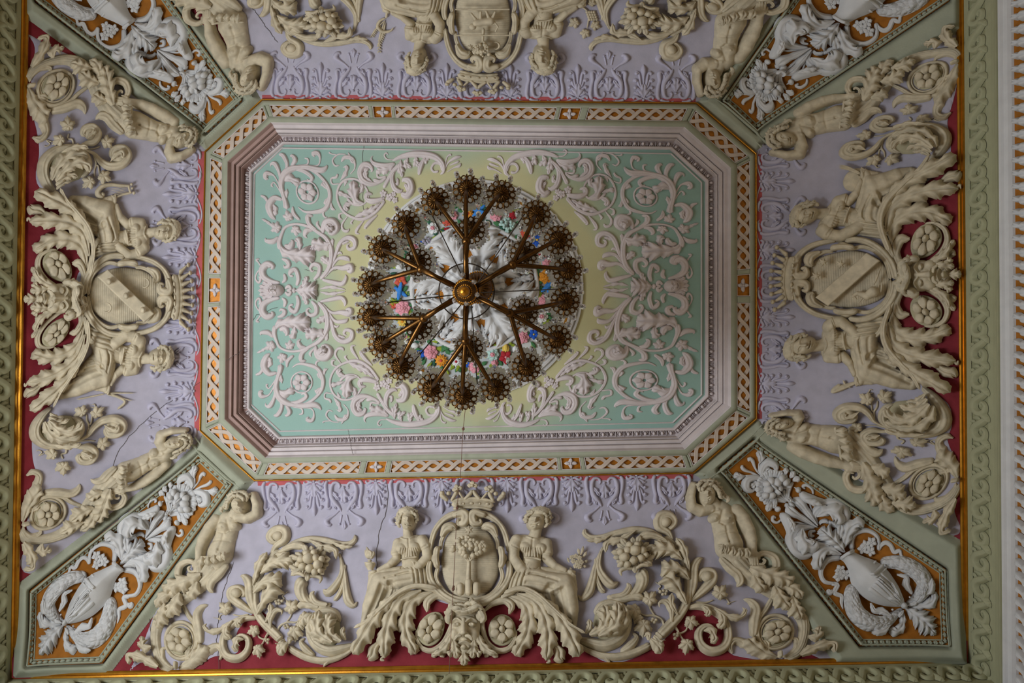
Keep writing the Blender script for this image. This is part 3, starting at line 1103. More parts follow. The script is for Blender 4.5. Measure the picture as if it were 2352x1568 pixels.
RINGS = [
    [(340, 830, 40), (330, 900, 28), (300, 1000, 25), (290, 1080, 32), (330, 1180, 38), (420, 1240, 30), (560, 1250, 17), (680, 1190, 17), (760, 1090, 21), (770, 980, 23), (720, 880, 24), (620, 840, 20), (520, 830, 12), (450, 870, 6)],
    [(400, 870, 8), (410, 800, 22), (470, 740, 14)], [(300, 920, 14), (220, 930, 30), (165, 850, 40), (190, 760, 32), (230, 720, 8)], [(160, 850, 8), (130, 920, 18), (75, 945, 10)],
    [(420, 1230, 10), (520, 1220, 22), (600, 1170, 22), (580, 1130, 15), (545, 1150, 5)], [(430, 1250, 14), (560, 1260, 28), (690, 1250, 32), (745, 1290, 15), (740, 1310, 4)],
    [(300, 1000, 8), (230, 1130, 8), (190, 1160, 14), (140, 1160, 28), (130, 1120, 25), (160, 1110, 8)], [(290, 1060, 10), (270, 1180, 18), (230, 1260, 27), (185, 1260, 12), (180, 1230, 4)],
    [(310, 1160, 10), (350, 1260, 20), (310, 1350, 25), (260, 1360, 10)], [(390, 1250, 12), (430, 1320, 26), (400, 1360, 17), (375, 1350, 4)], [(450, 1270, 7), (550, 1290, 9), (560, 1340, 12), (520, 1350, 5)],
    [(520, 1280, 7), (650, 1290, 8), (680, 1350, 10), (660, 1410, 22), (610, 1400, 24), (625, 1370, 6)], [(720, 890, 6), (700, 830, 12), (720, 800, 10), (740, 810, 4)], [(290, 980, 6), (220, 1080, 8), (190, 1050, 12), (210, 1035, 5)],
    [(870, 1140, 6), (800, 1130, 9), (790, 1180, 10), (840, 1200, 14), (855, 1235, 10)], [(980, 1240, 6), (1030, 1310, 8), (1010, 1390, 19), (930, 1400, 21), (890, 1350, 8)],
    [(940, 1430, 5), (860, 1420, 8), (805, 1360, 10), (830, 1310, 10), (875, 1320, 5)], [(850, 1415, 5), (790, 1420, 7), (765, 1435, 12)]]
RLEAF = [([(310, 1100, 15), (370, 1130, 58), (440, 1110, 44), (485, 1100, 5)], 2), ([(770, 1060, 12), (720, 1110, 34), (700, 1135, 4)], 1), ([(760, 1000, 12), (735, 950, 28), (740, 915, 4)], 1), ([(780, 960, 12), (790, 900, 20), (822, 880, 4)], 1),
         ([(880, 1170, 8), (930, 1240, 30), (950, 1310, 17), (910, 1300, 5)], 2), ([(960, 1450, 8), (990, 1390, 30), (1025, 1355, 10)], 2), ([(200, 880, 8), (230, 820, 36), (215, 760, 8)], 2), ([(330, 900, 8), (340, 980, 24), (350, 1030, 5)], 1)]
CIRC = [
    [(1350, 1000, 18), (1250, 870, 18), (1130, 800, 20), (1010, 815, 15), (900, 880, 13), (845, 1000, 13), (870, 1120, 13), (950, 1190, 13), (1060, 1190, 12), (1150, 1110, 11), (1170, 1020, 9), (1110, 950, 11), (1010, 950, 15), (940, 1010, 14)],
    [(1030, 800, 8), (1000, 760, 14), (1020, 740, 4)], [(1280, 850, 8), (1200, 770, 24), (1160, 710, 19), (1180, 700, 4)], [(1140, 790, 6), (1080, 700, 20), (1070, 650, 15), (1110, 640, 4)],
    [(960, 830, 6), (900, 740, 14), (920, 680, 15), (970, 670, 17), (985, 700, 6)], [(920, 860, 5), (870, 840, 12), (870, 800, 15), (900, 790, 6)], [(1340, 1020, 20), (1220, 990, 32), (1150, 1010, 22), (1160, 1060, 24), (1215, 1060, 10)]]
CLEAF = [([(1130, 960, 15), (1050, 980, 55), (1020, 1080, 80), (1010, 1185, 6)], 3), ([(1010, 960, 14), (940, 930, 44), (950, 875, 8)], 2), ([(990, 1010, 10), (900, 1040, 34), (855, 1045, 5)], 2), ([(1060, 1050, 10), (1100, 1110, 40), (1090, 1160, 5)], 2),
         ([(1030, 815, 8), (1110, 850, 44), (1200, 890, 46), (1300, 970, 6)], 4), ([(920, 1120, 8), (935, 1160, 20), (950, 1180, 4)], 1)]
BAND = [
    [(400, 970, 26), (460, 1080, 27), (540, 1200, 31), (640, 1290, 31)], [(430, 1110, 14), (330, 1040, 20), (200, 1020, 36), (100, 1070, 42), (70, 1170, 42), (120, 1260, 42), (200, 1260, 37), (240, 1200, 20), (215, 1180, 8)],
    [(440, 1120, 16), (360, 1060, 24), (280, 1070, 27), (250, 1090, 5)], [(440, 1130, 10), (330, 1110, 17), (310, 1160, 13), (350, 1170, 5)], [(560, 1300, 16), (400, 1260, 42), (260, 1290, 30), (225, 1350, 14), (250, 1390, 5)],
    [(520, 1330, 12), (640, 1380, 32), (800, 1410, 42), (980, 1400, 46), (1130, 1360, 42), (1230, 1270, 34), (1250, 1170, 26), (1200, 1130, 10)],
    [(1240, 1180, 24), (1200, 1270, 20), (1120, 1280, 20), (1080, 1220, 18), (1110, 1170, 15), (1165, 1170, 18), (1170, 1190, 8)],
    [(560, 1230, 14), (520, 1100, 32), (560, 970, 38), (640, 930, 28), (680, 960, 6)], [(650, 900, 30), (740, 870, 52), (800, 950, 52), (770, 1060, 46), (690, 1080, 32), (665, 1050, 8)],
    [(560, 1345, 6), (450, 1350, 10), (410, 1400, 13), (440, 1430, 11), (465, 1400, 4)], [(1250, 1140, 8), (1310, 1280, 13), (1420, 1350, 26), (1500, 1360, 8)], [(1330, 1250, 6), (1440, 1290, 17), (1470, 1310, 4)],
    [(1265, 1200, 8), (1290, 1350, 10), (1340, 1390, 15), (1355, 1370, 5)], [(1300, 1160, 6), (1400, 1220, 11), (1470, 1240, 22), (1490, 1280, 8)], [(1000, 1390, 10), (930, 1260, 40), (900, 1130, 20)]]
BLEAF = [([(560, 1290, 20), (450, 1220, 64), (330, 1200, 50), (310, 1215, 6)], 3), ([(640, 1340, 20), (640, 1240, 64), (670, 1115, 8)], 3), ([(740, 1370, 20), (720, 1290, 58), (795, 1235, 6)], 3), ([(860, 1390, 15), (860, 1310, 62), (905, 1250, 8)], 3),
         ([(250, 1040, 10), (160, 1100, 44), (150, 1180, 44), (190, 1225, 6)], 3), ([(1060, 1385, 10), (1000, 1320, 40), (980, 1280, 5)], 2), ([(760, 900, 10), (740, 970, 40), (700, 1030, 6)], 2), ([(540, 1010, 10), (600, 1040, 36), (590, 1110, 5)], 2)]
CORN = {'lower left': 'lower left', 'upper left': 'upper left', 'upper right': 'upper right', 'lower right': 'lower right'}
NEAR = {'lower left': 'beside the left face mask, bottom side', 'upper left': 'beside the left face mask, top side', 'upper right': 'beside the right face mask, top side', 'lower right': 'beside the right face mask, bottom side'}
for q, A in QA.items():
    w = Tps(QA['lower left'], A, 40.0)
    G = 'scrollwork of the green field'
    t = Thing('acanthus_scroll', 'pinkish white acanthus branch with bell leaf ' + NEAR[q], 'scroll ornament', (720, 190), Z=Q1, tps=w, group=G, base=.5, off=REC)
    t.p('stem', 'rosewhite', [stem(s, rib=.25, nrib=2) for s in MAIN])
    t.p('bud', 'rosewhite', [blob(772, 706, 62, 58, H=44), leaf([(740, 730, 10), (775, 690, 44), (820, 690, 6)], 3, H=26, z=36)])
    for s, l in MLEAF:
        t.p('leaf', 'rosewhite', leaf(s, l))
    t.p('grapes', 'rosewhite', [blob(560 + 22 * (i % 4) + 8 * (i // 4), 455 + 20 * (i // 4), 13, n=8, m=3) for i in range(12)])
    for x, y, r, a in ((430, 650, 58, -1.5), (245, 640, 68, 2.6), (360, 755, 62, 1.9)):
        t.p('vine_leaf', 'rosewhite', vine_leaf(x, y, r, a))
    t.p('leaf', 'rosewhite', leaf([(200, 650, 8), (150, 690, 22), (90, 718, 4)], 2))
    t = Thing('rosette_scroll', 'pinkish white scroll round a flower in the %s corner of the green field' % q, 'scroll ornament', (555, 1020), Z=Q1, tps=w, group=G, base=.5, off=REC)
    t.p('stem', 'rosewhite', [stem(s, rib=.25, nrib=2) for s in RINGS])
    t.p('ring', 'rosewhite', ring(552, 1020, 108, 108, 9))
    for k in range(6):
        t.p('petal', 'rosewhite', petal(552 + 14 * math.cos(k * PI / 3), 1020 + 14 * math.sin(k * PI / 3), k * PI / 3, 82, 40, H=26))
    t.p('flower_eye', 'rosewhite', ring(552, 1020, 24, 24, 9, hk=2))
    for s, l in RLEAF:
        t.p('leaf', 'rosewhite', leaf(s, l))
    t = Thing('leaf_scroll', 'pinkish white scroll coiled round an acanthus leaf near the %s flower scroll' % q, 'scroll ornament', (1010, 1060), Z=Q1, tps=w, group=G, base=.5, off=REC)
    t.p('stem', 'rosewhite', [stem(s, rib=.25, nrib=2) for s in CIRC])
    for s, l in CLEAF:
        t.p('leaf', 'rosewhite', leaf(s, l))
    t = Thing('acanthus_scroll', 'pinkish white acanthus scroll with small blossoms along the %s edge, %s half' % (('lower' if 'lower' in q else 'upper'), q.split()[1]), 'scroll ornament', (640, 1290), Z=Q2, tps=w, group=G, base=.5, off=REC)
    t.p('stem', 'rosewhite', [stem(s, rib=.25, nrib=2) for s in BAND])
    for s, l in BLEAF:
        t.p('leaf', 'rosewhite', leaf(s, l))
    for x, y, r in ((490, 850, 62), (570, 810, 50), (400, 900, 56), (385, 825, 46), (545, 890, 44)):
        g = [petal(x, y, j * 2 * PI / 5 + x, r, r * .42, H=r * .3) for j in range(5)] + [blob(x, y, r * .2, H=r * .4)]
        t.p('blossom', 'rosewhite', g)

# the two face masks of the green field
for q, src, dst in (('left', None, None), ('right', [(634, 667), (728, 667), (634, 700), (634, 634)], [(1543, 657), (1450, 659), (1543, 690), (1543, 624)])):
    w = Tps(src, dst) if src else None
    t = Thing('face_mask', 'pinkish white relief face in a leaf collar at the %s end of the green field' % q, 'mask', (290, 75), Z=Q1, tps=w, base=.5, off=REC)
    f = HF(195, -10, 400, 160, 2.2)
    f.face(290, 75, 82, 0.0, 0.0, z=4, rx=.78)
    t.p('face', 'rosewhite', f.g())
    for k in range(7):
        a = PI + (k - 3) * .36
        c, s = math.cos(a), math.sin(a)
        t.p('collar_leaf', 'rosewhite', leaf([(275 + 40 * c, 75 + 40 * s, 14), (275 + 110 * c, 75 + 95 * s, 34), (275 + 170 * c, 75 + 130 * s, 5)], 2))
    for e in (-1, 1):
        Y = lambda y: 75 + e * (y - 75)
        t.p('curl', 'rosewhite', [stem([(x, Y(y), r) for x, y, r in s], rib=.25) for s in (
            [(330, 150, 16), (240, 170, 26), (165, 215, 36), (150, 290, 40), (200, 345, 38), (255, 320, 30), (235, 290, 10)], [(130, 330, 14), (110, 360, 8), (90, 390, 14), (120, 400, 6)],
            [(150, 330, 6), (90, 250, 8), (80, 190, 10), (115, 155, 14), (130, 200, 16), (105, 220, 6)], [(350, 150, 10), (385, 190, 22), (370, 250, 14)], [(500, 120, 16), (520, 200, 24), (490, 290, 24), (440, 270, 26), (430, 230, 12), (470, 220, 16)],
            [(380, 60, 12), (420, 30, 20), (440, 60, 16), (400, 75, 12)])])
        t.p('leaf', 'rosewhite', leaf([(500, Y(80), 14), (570, Y(120), 44), (600, Y(190), 30), (590, Y(220), 5)], 3))
        t.p('leaf', 'rosewhite', leaf([(740, Y(90), 8), (850, Y(110), 24), (1000, Y(85), 6)], 3))
    t.p('leaf', 'rosewhite', leaf([(490, 75, 20), (570, 75, 90), (650, 75, 105), (712, 75, 8)], 4))
    t.p('bead', 'rosewhite', blob(475, 75, 22, 28))


# ------------------------------------------------------------------ herms: boys growing out of acanthus, two to each field
ZH = (290, 1110, 3.485)
hz = lambda *p: [to_px(ZH, q) for q in p]
H_SRC = [(557, 1160), (598, 1179), (501, 1190), (502, 1276), (462, 1302), (415, 1473), (412, 1533), (307, 1535), (509, 1512)]
HERMS = {
    'bottom field, left': H_SRC,
    'bottom field, right': [(1618, 1135), (1583, 1165), (1688, 1168), (1678, 1258), (1725, 1285), (1781, 1455), (1785, 1508), (1908, 1508), (1678, 1498)],
    'left field, lower': [(410, 1012), (372, 992), (382, 1066), (292, 1088), (272, 1122), (107, 1178), (53, 1198), (43, 1302), (63, 1088)],
    'left field, upper': [(424, 322), (396, 368), (404, 283), (307, 281), (279, 236), (128, 199), (66, 200), (76, 94), (77, 318)],
    'top field, left': [(577, 180), (623, 140), (523, 147), (530, 50), (483, 37), (443, -150), (440, -210), (330, -215), (540, -190)],
    'top field, right': [(1631, 187), (1595, 160), (1695, 133), (1681, 47), (1741, 17), (1790, -165), (1795, -225), (1910, -220), (1680, -205)],
    'right field, upper': [(1795, 323), (1835, 360), (1831, 263), (1931, 267), (1961, 227), (2131, 180), (2196, 148), (2201, 67), (2181, 263)],
    'right field, lower': [(1791, 970), (1829, 945), (1815, 1023), (1921, 1010), (1958, 1068), (2135, 1108), (2196, 1098), (2191, 1212), (2186, 1003)],
}
HLAB = {
    'bottom field, left': 'in the left corner of the bottom field', 'bottom field, right': 'in the right corner of the bottom field',
    'left field, lower': 'in the lower corner of the left field', 'left field, upper': 'in the upper corner of the left field',
    'top field, left': 'in the left corner of the top field', 'top field, right': 'in the right corner of the top field',
    'right field, upper': 'in the upper corner of the right field', 'right field, lower': 'in the lower corner of the right field'}


def herm_body():
    f = HF(560, 20, 1110, 760, 4.2)
    f.cap((835, 300, 84), (808, 420, 84), hk=.62).cap((808, 420, 80), (762, 565, 102), hk=.6).cap((762, 565, 100), (720, 660, 80), hk=.55)
    f.cap((745, 285, 44), (905, 272, 42), hk=.75).cap((893, 225, 36), (868, 280, 44), (26, 18))
    f.ell(806, 352, 46, 38, .2, 36, 26, 8).ell(888, 345, 38, 34, .2, 30, 24, 8)
    f.chain([(742, 288, 44), (690, 360, 43), (640, 455, 38), (615, 530, 33), (605, 610, 26)], [16, 26, 30, 30, 30], .8, 5)
    f.ell(600, 650, 32, 46, .1, 34, 22)
    for a, b in (((588, 668, 12), (574, 722, 8)), ((602, 676, 12), (592, 733, 8)), ((616, 676, 12), (608, 731, 8)), ((628, 668, 11), (624, 716, 7)), ((580, 640, 12), (562, 676, 8))):
        f.cap(a, b, (44, 34), .9, 3)
    f.chain([(915, 275, 42), (985, 285, 37), (1058, 246, 36)], [20, 24, 26], .8, 5)
    f.chain([(1062, 240, 36), (1068, 170, 33), (1035, 95, 28)], [26, 34, 30], .8, 5)
    f.line([(812, 420), (790, 500), (770, 560)], -6, 9).dot(776, 540, -9, 9).line([(700, 470), (780, 462), (850, 470)], -5, 10).line([(840, 300), (850, 370), (830, 400)], -7, 12)
    f.line([(770, 395), (815, 402), (850, 385)], -7, 10).line([(860, 385), (900, 380), (925, 360)], -6, 10).line([(870, 290), (910, 300)], 5, 8).dot(806, 362, 6, 7).dot(892, 355, 5, 7)
    f.face(938, 178, 80, -PI / 2 - .12, .62, z=34, rx=.74)
    return f.g()


HB = herm_body()
for where, A in HERMS.items():
    w = Tps(H_SRC, A, 60.0)
    t = Thing('herm_figure', 'cream stucco boy rising from acanthus leaves ' + HLAB[where], 'sculpture', (740, 580), Z=ZH, tps=w, group='acanthus herms at the corners of the fields', base=2, hk=1.1)
    t.p('body', 'stone', HB)
    t.p('hair', 'stone', curls([(1004, 132), (1010, 92), (960, 68), (900, 84), (862, 130), (835, 180), (815, 206)], 25, 20, 1, 56, .5) + curls([(990, 136), (965, 104), (912, 108), (880, 150), (866, 190)], 22, 14, 2, 80, .4)
        + [blob(930, 115, 84, 58, -.2, H=40, z=38)], label='wavy hair')
    t.p('belt', 'stone', stem([(634, 606, 10), (700, 600, 11), (780, 580, 11), (866, 560, 9)], z=46))
    for x, y, r, a in ((672, 640, 34, 1.9), (722, 640, 36, 1.7), (770, 625, 36, 1.6), (816, 606, 36, 1.5), (846, 600, 30, 1.35)):
        t.p('skirt_leaf', 'stone', leaf([(x - 10 * math.cos(a), y - 34, r * .5), (x, y, r * .85), (x + 34 * math.cos(a), y + 42, 5)], 1, H=24, dep=.1, k=9), base=30)
    t.p('tail', 'stone', stem([(745, 640, 92), (650, 755, 78), (510, 870, 68), (380, 975, 60), (285, 1085, 52), (243, 1200, 42), (250, 1330, 38), (295, 1450, 40), (380, 1505, 34)], hk=.62, n=44, k=15, rib=.22, nrib=5))
    for s, l in (([(640, 740, 40), (520, 800, 92), (400, 850, 70), (340, 880, 6)], 4), ([(610, 800, 30), (580, 880, 60), (540, 935, 8)], 2), ([(470, 890, 30), (430, 1000, 74), (365, 1090, 8)], 3),
                 ([(350, 980, 30), (330, 1080, 70), (290, 1180, 8)], 3), ([(480, 860, 30), (340, 930, 60), (280, 1010, 6)], 3), ([(245, 1330, 24), (190, 1330, 56), (165, 1245, 8)], 3), ([(300, 1500, 36), (190, 1430, 58), (80, 1400, 36), (60, 1470, 14)], 3)):
        t.p('tail_leaf', 'stone', leaf(s, l), base=16)
    t.p('volute', 'stone', stem([(500, 810, 30), (448, 750, 30), (462, 670, 28), (530, 632, 24), (584, 660, 20), (584, 708, 17), (545, 720, 14), (524, 690, 11), (545, 672, 9)], rib=.3, n=50), base=12)
    t.p('hanging_leaf', 'stone', stem([(832, 650, 20), (765, 730, 34), (705, 790, 33), (690, 850, 28), (715, 884, 8)], rib=.3), base=8)
    # flower scroll below the herm
    t = Thing('rosette_scroll', 'cream scroll round a six-petalled rosette ' + HLAB[where], 'scroll ornament', (435, 1265), Z=ZH, tps=w, group='rosette scrolls under the herms', base=2, hk=1.1)
    t.p('ring', 'stone', [ring(445, 1260, 122, 148, 16, n=48), ring(443, 1262, 100, 124, 8, n=40)])
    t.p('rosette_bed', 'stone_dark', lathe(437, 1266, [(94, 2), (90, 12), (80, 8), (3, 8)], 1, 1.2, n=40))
    for k in range(6):
        a = k * PI / 3 + .25
        t.p('petal', 'stone', petal(437 + 20 * math.cos(a), 1266 + 24 * math.sin(a), a, 84, 46, H=34, z=8))
    t.p('rosette_eye', 'stone', blob(437, 1266, 28, 34, H=42, z=8))
    t.p('stem', 'stone', [stem(s, rib=.25) for s in ([(455, 965, 16), (505, 1060, 20), (560, 1135, 24), (575, 1230, 22), (560, 1330, 16)], [(600, 1290, 26), (590, 1160, 38), (575, 1060, 36), (610, 995, 26), (662, 972, 8)],
                                                         [(300, 1335, 14), (296, 1410, 26), (345, 1470, 24), (395, 1478, 8)], [(330, 1320, 8), (300, 1330, 18), (290, 1380, 20)])])
    t.p('collar', 'stone', stem([(425, 1440, 16), (424, 1510, 18)], hk=1.3, n=10), base=12)
    for s, l in (([(430, 1490, 30), (530, 1440, 64), (620, 1350, 70), (640, 1300, 8)], 3), ([(560, 1430, 24), (650, 1350, 46), (730, 1310, 42), (775, 1350, 28), (755, 1415, 8)], 2), ([(510, 1470, 10), (500, 1380, 34), (520, 1320, 6)], 2)):
        t.p('leaf', 'stone', leaf(s, l, dep=.3))

# ------------------------------------------------------------------ seated women beside the shields
ZW = (820, 1100, 4.238)
W_SRC = [(939, 1194), (971, 1239), (983, 1279), (941, 1331), (914, 1246), (859, 1316), (872, 1336), (840, 1435), (971, 1331)]
WOMEN = [
    (W_SRC, 'bottom field, holding a flaming torch'),
    ([(1235, 1195), (1186, 1238), (1181, 1282), (1217, 1336), (1256, 1246), (1310, 1316), (1301, 1344), (1313, 1445), (1181, 1344)], 'bottom field, holding a small bouquet'),
    ([(385, 532), (333, 570), (297, 586), (247, 550), (325, 512), (262, 459), (240, 485), (160, 460), (237, 570)], 'left field, holding a lyre'),
    ([(370, 820), (325, 785), (290, 770), (235, 812), (310, 850), (247, 893), (238, 865), (135, 905), (222, 776)], 'left field, holding compasses and a square'),
    ([(1848, 497), (1885, 527), (1928, 543), (1998, 502), (1921, 463), (1981, 400), (2008, 432), (2100, 397), (2025, 530)], 'right field, holding a painter palette'),
    ([(1835, 796), (1901, 750), (1928, 738), (1988, 780), (1901, 820), (1968, 873), (1988, 850), (2101, 883), (2001, 750)], 'right field, holding a chisel and mallet'),
    ([(959, 140), (1001, 90), (1011, 57), (981, 10), (941, 83), (891, 23), (895, 0), (870, -110), (1010, -5)], 'top field, holding a sickle'),
    ([(1247, 137), (1207, 77), (1204, 50), (1247, 3), (1277, 77), (1334, 10), (1322, -15), (1345, -115), (1205, -10)], 'top field, holding a grape branch'),
]


def woman():
    f = HF(60, 270, 760, 1450, 5.0)          # arms, head and bust: the body
    f.cap((452, 625, 68), (588, 612, 68), hk=.6).cap((520, 640, 98), (520, 790, 78), hk=.62).cap((520, 790, 78), (540, 900, 110), hk=.6)
    f.cap((495, 500, 38), (502, 565, 48), (40, 20), .7).ell(447, 686, 46, 48, 0, 40, 28, 8).ell(572, 674, 50, 48, 0, 40, 30, 8)
    f.chain([(640, 600, 56), (686, 690, 52), (692, 762, 50)], [14, 26, 30], .75)
    f.chain([(690, 770, 48), (620, 850, 40), (555, 910, 32)], [30, 40, 44], .8)
    f.ell(525, 955, 40, 46, .3, 46, 26)
    for a, b in (((495, 975, 15), (484, 1024, 10)), ((512, 985, 15), (505, 1036, 10)), ((530, 985, 15), (524, 1034, 10)), ((546, 975, 14), (544, 1018, 9)), ((556, 940, 14), (566, 985, 9))):
        f.cap(a, b, (58, 48), .9, 3)
    f.chain([(405, 625, 48), (390, 700, 44), (392, 770, 42)], [10, 16, 18], .75)
    f.chain([(392, 775, 40), (320, 850, 34), (225, 895, 25)], [18, 28, 30], .8)
    f.ell(172, 915, 34, 22, -.3, 34, 20)
    for a, b in (((165, 920, 12), (132, 930, 9)), ((160, 908, 11), (128, 915, 8)), ((150, 930, 11), (126, 950, 8))):
        f.cap(a, b, (40, 32), .9, 3)
    f.face(512, 415, 98, -PI / 2 + .10, .30, z=46, rx=.72)
    body = f.g()
    d = HF(60, 560, 760, 1460, 5.0)           # gathered bodice with short sleeves
    d.cap((450, 640, 70), (590, 628, 70), hk=.66, z=(8, 8)).cap((520, 650, 100), (520, 780, 84), (6, 4), .64)
    d.ell(447, 690, 50, 52, 0, 46, 30, 8).ell(572, 678, 54, 52, 0, 46, 32, 8).chain([(640, 605, 58), (672, 660, 58)], [22, 32], .75).chain([(408, 630, 52), (388, 725, 50)], [18, 24], .75)
    for x in range(430, 640, 26):
        d.line([(x, 770), (x + (520 - x) * .15, 720), (x + (520 - x) * .25, 690)], -11, 6)
    d.line([(515, 590), (520, 680), (525, 760)], -7, 8).line([(640, 690), (690, 660)], -8, 8).line([(352, 740), (420, 728)], -8, 7)
    d.line([(430, 575), (500, 600), (560, 570)], 11, 7)
    bod = d.g()
    s = HF(40, 760, 760, 1470, 5.0)           # skirt over the knees
    s.cap((520, 800, 84), (590, 960, 120), hk=.6).cap((600, 940, 110), (670, 1040, 70), hk=.5).chain([(560, 950, 110), (420, 990, 95), (240, 1010, 86)], [16, 30, 38], .65)
    s.chain([(235, 1010, 86), (190, 1120, 84), (140, 1260, 80), (92, 1400, 50)], [38, 34, 22, 8], .62).chain([(470, 900, 55), (280, 920, 50), (165, 960, 48)], [8, 14, 16], .7).chain([(165, 960, 46), (145, 1060, 42), (140, 1140, 34)], [14, 10, 6], .6)
    s.cap((420, 1030, 80), (240, 1200, 70), (8, 4), .5)
    for k in range(5):
        q = k / 4
        s.line([(255 + 70 * q, 1050 + 30 * q), (205 + 85 * q, 1180 + 10 * q), (105 + 190 * q, 1390 - 200 * q)], -19, 14)
        s.line([(285 + 70 * q, 1050 + 30 * q), (235 + 85 * q, 1180 + 10 * q), (140 + 190 * q, 1390 - 200 * q)], 9, 11)
        s.line([(330 + 40 * q, 1020), (320 + 90 * q, 1080 + 20 * q), (240 + 170 * q, 1220 - 100 * q)], -12, 12)
    s.line([(300, 985), (400, 955), (520, 925)], -12, 13).line([(330, 1040), (430, 1020), (540, 1000)], -10, 13)
    for x in (560, 600, 640, 680):
        s.line([(x - 20, 830), (x + 10, 930), (x + 20, 1060)], -15, 8)
    for x in (450, 490, 530):
        s.line([(x, 800), (x - 12, 880)], -10, 7)
    s.line([(400, 960), (480, 935), (560, 930)], -12, 9)
    return body, bod, s.g()


WB, WD, WS = woman()
wt = []
for A, lab in WOMEN:
    w = Tps(W_SRC, A, 60.0)
    wt.append(w)
    t = Thing('seated_woman', 'cream stucco woman seated by the shield of the ' + lab, 'sculpture', (560, 950), Z=ZW, tps=w, group='seated women beside the shields', base=2, hk=1.05)
    t.p('body', 'stone', WB)
    t.p('bodice', 'stone', WD)
    t.p('belt', 'stone', stem([(438, 806, 9), (500, 786, 10), (600, 774, 8)], z=64))
    t.p('skirt', 'stone', WS)
    t.p('hair', 'stone', curls([(428, 470), (412, 410), (420, 345), (465, 300), (530, 288), (580, 320), (600, 372), (596, 410)], 25, 22, 4, 66, .5) + curls([(432, 430), (448, 370), (490, 330), (545, 325), (582, 360)], 22, 15, 5, 88, .4) + [blob(505, 335, 96, 64, H=58, z=50), blob(432, 395, 30, 60, .1, H=30, z=60), blob(590, 375, 26, 50, -.1, H=26, z=56)], label='wavy hair tied at the back')

ATT = lambda i: dict(Z=ZW, tps=wt[i], base=4)
t = Thing('torch', 'cream stucco urn-shaped torch with a flame held by the bottom left woman', 'torch', (145, 860), **ATT(0))
t.p('urn', 'stone', stem([(140, 800, 22), (142, 822, 18), (144, 835, 50), (146, 860, 46), (148, 890, 30), (150, 905, 24)], hk=.8, n=22, capped=False), base=14)
t.p('rim', 'stone', stem([(92, 836, 9), (198, 832, 9)], n=8), base=20)
for i, s in enumerate(([(140, 790, 26), (120, 740, 30), (95, 700, 6)], [(140, 790, 28), (130, 730, 24), (110, 670, 5)], [(145, 790, 28), (150, 740, 30), (125, 705, 5)], [(150, 790, 22), (180, 745, 16), (178, 715, 4)])):
    t.p('flame', 'stone', stem(s, rib=.2), base=14 + i)
t = Thing('bouquet', 'cream stucco bouquet of flowers held out by the bottom right woman', 'bouquet', (935, 690), Z=(1060, 1100, 3.563), base=6)
for i, (x, y) in enumerate(((900, 650), (930, 640), (960, 655), (910, 680), (945, 690), (975, 690), (930, 720), (960, 725))):
    g = [petal(x, y, j * 2 * PI / 5 + i, 24, 12, H=9) for j in range(5)] + [blob(x, y, 6, H=12)]
    t.p('flower', 'stone', g, base=10)
for s in ([(960, 640, 6), (955, 600, 12), (950, 575, 3)], [(970, 630, 6), (985, 590, 12), (992, 555, 3)], [(985, 650, 6), (1005, 625, 12), (1020, 600, 3)], [(990, 680, 6), (1010, 680, 12), (1025, 670, 3)], [(980, 715, 6), (1000, 720, 12), (1015, 720, 3)],
          [(880, 690, 6), (870, 670, 10), (866, 650, 3)], [(900, 745, 6), (888, 740, 10), (900, 770, 3)]):
    t.p('leaf', 'stone', leaf(s, 1, dep=.1, k=7), base=8)
Z7 = (40, 250, 5.06)
t = Thing('lyre', 'cream stucco lyre with strings held by the upper woman of the left field', 'lyre', (1100, 950), Z=Z7, base=8)
t.p('lyre_frame', 'stone', [stem(s, hk=1) for s in ([(1000, 1030, 20), (940, 1020, 34), (925, 970, 32), (980, 910, 28), (1080, 890, 22), (1200, 900, 18), (1310, 905, 14)], [(1010, 1060, 20), (1090, 1060, 16), (1200, 1010, 13), (1330, 980, 13)],
                                                    [(1285, 890, 14), (1295, 940, 13), (1310, 990, 14)])] + [blob(980, 1005, 30, H=24), blob(1320, 885, 18), blob(1330, 930, 16), blob(1350, 985, 20)])
for k in range(5):
    t.p('string', 'stone', stem([(1040, 945 + 20 * k, 3), (1290, 915 + 15 * k, 3)], n=4, k=5), base=10)
t = Thing('drawing_tools', 'cream stucco compasses and set square beside the lower woman of the left field', 'tools', (800, 1150), Z=(0, 523, 3), base=6)
t.p('compass_leg', 'stone', [stem([(725, 1135, 7), (930, 1135, 3)], n=8, k=5), stem([(725, 1140, 7), (915, 1190, 3)], n=8, k=5)])
t.p('square', 'stone', stem([(760, 1140, 9), (858, 1190, 9), (805, 1248, 8)], n=16, k=5))
t.p('brush', 'stone', stem([(520, 1178, 6), (560, 1172, 5), (720, 1140, 5)], n=10, k=5))
Z3 = (1568, 0, 3)
t = Thing('palette', 'cream stucco painter palette with brushes held by the upper woman of the right field', 'palette', (1180, 1250), Z=Z3, base=8)
f = HF(1080, 1130, 1300, 1340, 3)
f.ell(1190, 1245, 72, 92, .9, 0, 18)
f.dot(1225, 1205, -22, 10)
t.p('board', 'stone', f.g())
for k in range(4):
    t.p('brush', 'stone', stem([(1230, 1215 - 4 * k, 5), (1140, 1180 - 6 * k, 5), (1075, 1165 - 9 * k + 10, 3)], n=8, k=5), base=16)
t = Thing('carving_tools', 'cream stucco chisel and mallet held by the lower woman of the right field', 'tools', (1120, 1090), Z=(1568, 523, 3), base=6)
t.p('mallet', 'stone', [stem([(1020, 1130, 14), (1060, 1110, 22), (1120, 1090, 18), (1200, 1060, 10)], rib=.3), stem([(1035, 1120, 20), (1090, 1075, 14)], n=8)])
t.p('chisel', 'stone', stem([(1105, 1045, 7), (1125, 1080, 8), (1160, 1100, 6)], n=8))
